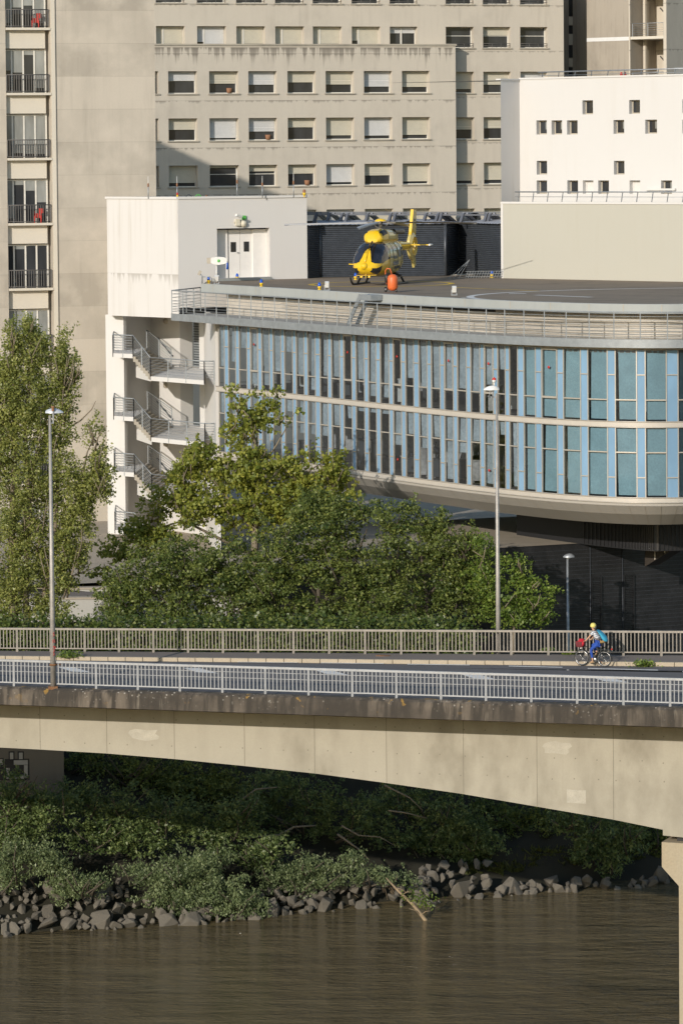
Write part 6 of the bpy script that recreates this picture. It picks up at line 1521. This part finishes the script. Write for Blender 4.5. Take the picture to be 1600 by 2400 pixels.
# hedge of ivy just behind the far railing
hd_ = thing('ivy_hedge', 'low ivy hedge growing behind the far railing of the bridge', 'hedge', (2, 166.5, -6))
C = []
for k in range(1500):
    x = rng.uniform(-60, 1130); D = 167.5 + rng.uniform(-.5, 1.5) - x * .0055; y = rng.uniform(1455, 1555)
    if x > 1000 and rng.random() < (x - 1000) / 160: continue
    p = np.array(at(x, y, D)); C.append(p + rng.normal(size=(26, 3)) * np.array([.28, .15, .22]))
leaves('foliage', np.concatenate(C), .13, M['leaf_ivy'], hd_, .9)
m = MB()
for k in range(18): x = 20 + k * 60; limbs(m, [(x, 1600), (x + 6, 1540), (x + random.uniform(-20, 20), 1480)], 167.5 - x * .0055, .05, .02, 5)
m.build('stems', M['bark_dark'], hd_)

# ---- river bank growth
bankg = [
 ('ash_bush', 'tall dark bush under the bridge at the left edge of the bank', 172.5, [(20, 1870, 90, 60), (60, 1930, 100, 60), (0, 1960, 70, 60), (130, 1890, 80, 50)], 'leaf_bank', .14, .3),
 ('ash_bush', 'leafy bush leaning over the stones at the lower left', 170.8, [(150, 2105, 34, 20), (215, 2075, 50, 30), (40, 2020, 80, 60), (110, 2010, 60, 40), (130, 2050, 60, 45), (180, 2080, 46, 34), (10, 2070, 30, 30)], 'leaf_silver', .13, .6),
 ('ash_bush', 'sunlit green bush on the bank between the left edge and the middle', 174, [(200, 1880, 90, 50), (290, 1900, 100, 60), (220, 1960, 90, 50), (330, 1970, 90, 50), (390, 1910, 60, 50)], 'leaf_bank', .14, .3),
 ('ash_bush', 'silvery bush with drooping twigs touching the water left of centre', 172, [(345, 2105, 50, 26), (420, 2128, 60, 24), (510, 2135, 60, 22), (600, 2130, 46, 22), (330, 2050, 70, 34), (410, 2060, 90, 50), (500, 2080, 90, 50), (560, 2110, 60, 34), (440, 2110, 70, 30), (470, 2020, 90, 34), (560, 2130, 40, 22)], 'leaf_silver', .13, .65),
 ('willow_bush', 'shaded bush high on the bank below the left part of the girder', 180, [(180, 1800, 90, 50), (310, 1810, 90, 50), (420, 1830, 90, 50), (370, 1860, 90, 40), (520, 1850, 70, 50)], 'leaf_dark', .14, .3),
 ('ash_bush', 'green bush in the middle of the bank with a bright sunlit clump', 175, [(450, 1930, 80, 60), (540, 1950, 70, 50), (510, 2000, 70, 34), (640, 1985, 56, 30, -.8), (610, 2020, 70, 34), (560, 1900, 60, 40)], 'leaf_bank', .14, .35),
 ('willow_bush', 'silvery low bush above the stones in the middle of the bank', 174.5, [(660, 2050, 70, 34), (730, 2030, 60, 26), (760, 2060, 70, 32), (830, 2020, 36, 34), (870, 2060, 66, 24), (930, 2060, 60, 18), (700, 2080, 50, 26), (640, 2090, 50, 20)], 'leaf_silver', .12, .6),
 ('willow_tree', 'dark leaning willow with bare limbs under the middle of the bridge', 178.5, [(640, 1850, 90, 50), (740, 1880, 90, 50, 0, .8), (840, 1910, 90, 50, 0, .7), (690, 1930, 90, 40, 0, .7), (800, 1960, 80, 40, 0, .6), (920, 1960, 70, 40, 0, .7), (600, 1900, 60, 50, 0, .8)], 'leaf_bank', .13, .35),
 ('willow_tree', 'dark willow under the right part of the girder, its tips hanging to the stones', 179.5, [(930, 1880, 80, 50), (1030, 1910, 90, 50), (1000, 1970, 80, 44), (1090, 1950, 80, 50), (980, 2010, 40, 22, 0, .7), (1130, 1990, 70, 40), (1060, 2010, 50, 24)], 'leaf_bank', .13, .5),
 ('sumac_bush', 'bush with long feathered leaves hanging low at the right of the bank', 179.5, [(1330, 1930, 60, 34), (1400, 1950, 80, 44), (1380, 2000, 60, 40), (1450, 1990, 60, 44), (1430, 2040, 34, 30, 0, .8), (1480, 1960, 40, 34)], 'leaf_bank', .17, .55),
 ('willow_bush', 'deeply shaded bush between the middle and the pier under the bridge', 183, [(1150, 1920, 90, 50), (1240, 1940, 90, 50), (1240, 2000, 80, 34), (1180, 1970, 80, 40), (1300, 1990, 60, 40), (1530, 1970, 60, 50), (1480, 1930, 60, 30)], 'leaf_dark', .14, .4),
]
for i, (nm, lb, D, bl, lm, sz, dr_) in enumerate(bankg):
    xs_ = [b_[0] for b_ in bl]; ys_ = [b_[1] for b_ in bl]; cx = sum(xs_) / len(xs_)
    tr_ = []
    for b_ in bl[:6]: tr_.append(([(cx + (b_[0] - cx) * .2, max(ys_) + 30, 2.2), ((cx + b_[0]) / 2, (b_[1] + max(ys_)) / 2 + 8, 1.0), (b_[0], b_[1], -.3)], .09, .02))
    tree(nm, lb, 'bush' if 'bush' in nm else 'tree', D, bl, 1.0 * DS, sz, lm, tr_, 'bark_dark', None, .42, dr_, .42 if 'sumac' in nm or dr_ > .5 else .5, .2, (cx, max(ys_)), 10, .75)
# bare limbs in the shade
bl_ = thing('bare_limbs', 'tangle of bare brown limbs lying in the shade under the middle of the bridge', 'branches', at(760, 2000, 179))
m = MB()
for pts, r_ in (([(560, 1990), (640, 1965), (690, 1938), (740, 1935)], .08), ([(800, 1935), (840, 1958), (890, 1962), (925, 1982)], .045), ([(790, 1955), (840, 1990), (865, 2015)], .06), ([(560, 1880), (600, 1850), (650, 1845)], .06), ([(900, 1840), (960, 1870), (990, 1900)], .05), ([(550, 1965), (600, 1962), (660, 1955)], .07), ([(555, 1980), (620, 1990), (660, 1975)], .05), ([(910, 1900), (950, 1905), (1000, 1918)], .05)):
    limbs(m, pts, 176.6, r_, r_ * .4, 7)
m.build('limb', M['bark'], bl_)
# drift branch in the water
dp = atz(997, 2157, -14); db = thing('drift_branch', 'pale dead branch slanting from the bank into the water right of centre', 'branch', dp)
m = MB(); tp_ = at(905, 2058, dp.y + 1.6); m.chain([dp - Vector((0, 0, .3)), dp, dp.lerp(tp_, .35) + Vector((.05, 0, .05)), dp.lerp(tp_, .7), tp_], [.1, .1, .08, .06, .03], 8)
for f, dx, dy in ((.12, -28, -18), (.12, 22, -12), (.5, 20, 5), (.6, 25, -14), (.75, 26, 4)):
    a = dp.lerp(tp_, f); c_ = a + Vector((dx * .02, -.2, dy * -.02 if f < .2 else -dy * .02 - .1)); m.chain([a, a.lerp(c_, .5) + Vector((0, 0, .08)), c_], [.03, .02, .01], 5)
m.build('limb', M['wood'], db)
C = np.concatenate([np.array(at(x, y, dp.y + .6)) + rng.normal(size=(n_, 3)) * np.array([.28, .2, .2]) for x, y, n_ in ((975, 2105, 90), (995, 2118, 80), (960, 2090, 60), (1000, 2100, 40))])
leaves('foliage', C, .12, M['leaf_bright'], db, .45, .5)
# hanging dry twigs
for x, y, lb in ((820, 2110, 'fan of dry yellow twigs trailing over the stones left of the drift branch'), (905, 2080, 'dry twigs hanging above the stones at the top of the drift branch')):
    p = at(x - 20, y - 18, 176); r_ = thing('dry_twigs', lb, 'twigs', p, 'dry twigs over the stones'); m = MB()
    for k in range(12): e = at(x + random.uniform(-10, 30), y + random.uniform(0, 32), 175.6); m.chain([p, p.lerp(e, .5) + Vector((.1, 0, .12)), e], [.02, .014, .006], 4)
    m.build('twig', M['wood'], r_)

# ---- grass on the right bank, weeds on the bridge
def blades(name, P, h, mat, parent=None, **kw):
    C = np.array(P); return leaves(name, C, h, mat, parent, .16, -.6, 0, **kw)
P = []
for k in range(9000):
    x = rng.uniform(1085, 1545); y = rng.uniform(1995, 2092); X = at(x, y, 182)
    Yd = None
    for D in np.arange(176, 192, .4):
        q = at(x, y, D)
        if q.z <= gz(q.x, D): Yd = D; break
    if Yd is None: continue
    if Yd - Dw(q.x) < 1.3 or rng.random() > .5 + .5 * math.sin(x * .025) * math.sin(y * .06): continue
    P.append((q.x, q.y, q.z + .12))
blades('bank_grass', P, .42, M['grass'], None, kind='stuff')
for x, y, s_, lb in ((163, 1537, .30, 'weeds growing through the pavement edge beside the left lamp post'), (1510, 1558, .26, 'weeds sprouting from a gap in the kerb at the right of the cyclist'), (1284, 1524, .18, 'small bright weed at the foot of the far railing between lamp and cyclist'), (1334, 1530, .14, 'tiny weed at the far railing just left of the cyclist'), (915, 1545, .09, 'small weed in the mouth of the drain inlet')):
    p = onroad(x, y + 4, .03 if y < 1540 else -.1); C = np.array(p) + rng.normal(size=(int(900 * s_), 3)) * np.array([s_, s_ * .35, s_ * .3]) + np.array([0, 0, s_ * .45]); C[:, 2] = np.maximum(C[:, 2], p.z + .02)
    o = leaves('weeds', C, .11, M['leaf_bright'], None, .5); tag(o, lb, 'weeds', 'weeds on the bridge')

# ---- riprap stones
def rock_mesh(seed):
    bm = bmesh.new(); rr = random.Random(seed)
    for _ in range(15):
        v = Vector((rr.gauss(0, 1), rr.gauss(0, 1), rr.gauss(0, 1))).normalized() * rr.uniform(.42, .56)
        bm.verts.new(Vector((max(-.42, min(.42, v.x)), max(-.4, min(.4, v.y)), max(-.36, min(.36, v.z)))))
    bmesh.ops.convex_hull(bm, input=bm.verts[:]); bmesh.ops.delete(bm, geom=[v for v in bm.verts if not v.link_faces], context='VERTS')
    bmesh.ops.bevel(bm, geom=bm.edges[:], offset=.015, segments=1, affect='EDGES')
    me = bpy.data.meshes.new('boulder'); bm.to_mesh(me); bm.free(); me.materials.append(M['rock']); return me
RM = [rock_mesh(k) for k in range(9)]
wl_ = [(0, 2196), (214, 2181), (329, 2175), (475, 2166), (550, 2159), (725, 2139), (901, 2127), (1017, 2120), (1050, 2114), (1225, 2096), (1390, 2089), (1517, 2080), (1600, 2063)]
def wly(x):
    for (a, ya), (b_, yb) in zip(wl_, wl_[1:]):
        if a <= x <= b_: return ya + (yb - ya) * (x - a) / (b_ - a)
    return wl_[0][1] if x < 0 else wl_[-1][1]
cnt = 0; rr = random.Random(11); placed = []
def add_rock(x, up_, sc_):
    global cnt
    p = atz(x, wly(x), -14.0); q = Vector((p.x, p.y + up_, 0)); q.z = -14.0 + up_ * .52 + sc_ * .06 - .05
    for r_ in placed:
        if (r_[0] - q).length < (r_[1] + sc_) * .25: return
    placed.append((q.copy(), sc_))
    o = bpy.data.objects.new('boulder', RM[cnt % 9]); COL.objects.link(o)
    o.location = q; o.rotation_euler = (rr.uniform(0, 6), rr.uniform(0, 6), rr.uniform(0, 6)); o.scale = (sc_ * rr.uniform(.85, 1.4), sc_ * rr.uniform(.8, 1.1), sc_ * rr.uniform(.6, .95))
    tag(o, 'angular grey boulder in the riprap along the water edge', 'boulder', 'riprap boulders along the river edge'); cnt += 1
big = [(235, .6, 1.3), (390, .3, 1.1), (450, .15, 1.2), (300, .3, .9), (160, .5, .9), (110, .6, 1.0), (270, .25, .9), (640, .4, 1.3), (760, .3, 1.1), (1195, .6, 1.0), (1080, .8, 1.2), (1295, .9, .9), (1550, .5, 1.1), (1530, .2, .8), (1310, .2, .8), (1345, .1, .9), (1225, .4, .7)]
for x, u_, s_ in big: add_rock(x, u_, s_)
tries = 0
while cnt < 298 and tries < 12000:
    tries += 1; x = rr.uniform(-30, 1250) if rr.random() < .93 else rr.uniform(1250, 1600)
    mx = 3.2 if x < 300 else (2.0 if x < 560 else (2.0 if x < 900 else (2.6 if x < 1150 else .8)))
    up_ = rr.uniform(-.1, mx) ** 1.0; s_ = rr.choice((.28, .33, .4, .45, .5, .6, .75)) if tries < 5000 else rr.choice((.25, .35, .45))
    add_rock(x, up_, s_)
# a few birds' droppings size pebbles are left to the soil
for o in bpy.data.objects:
    if o.type == 'MESH' and o.name.startswith('boulder'): pass
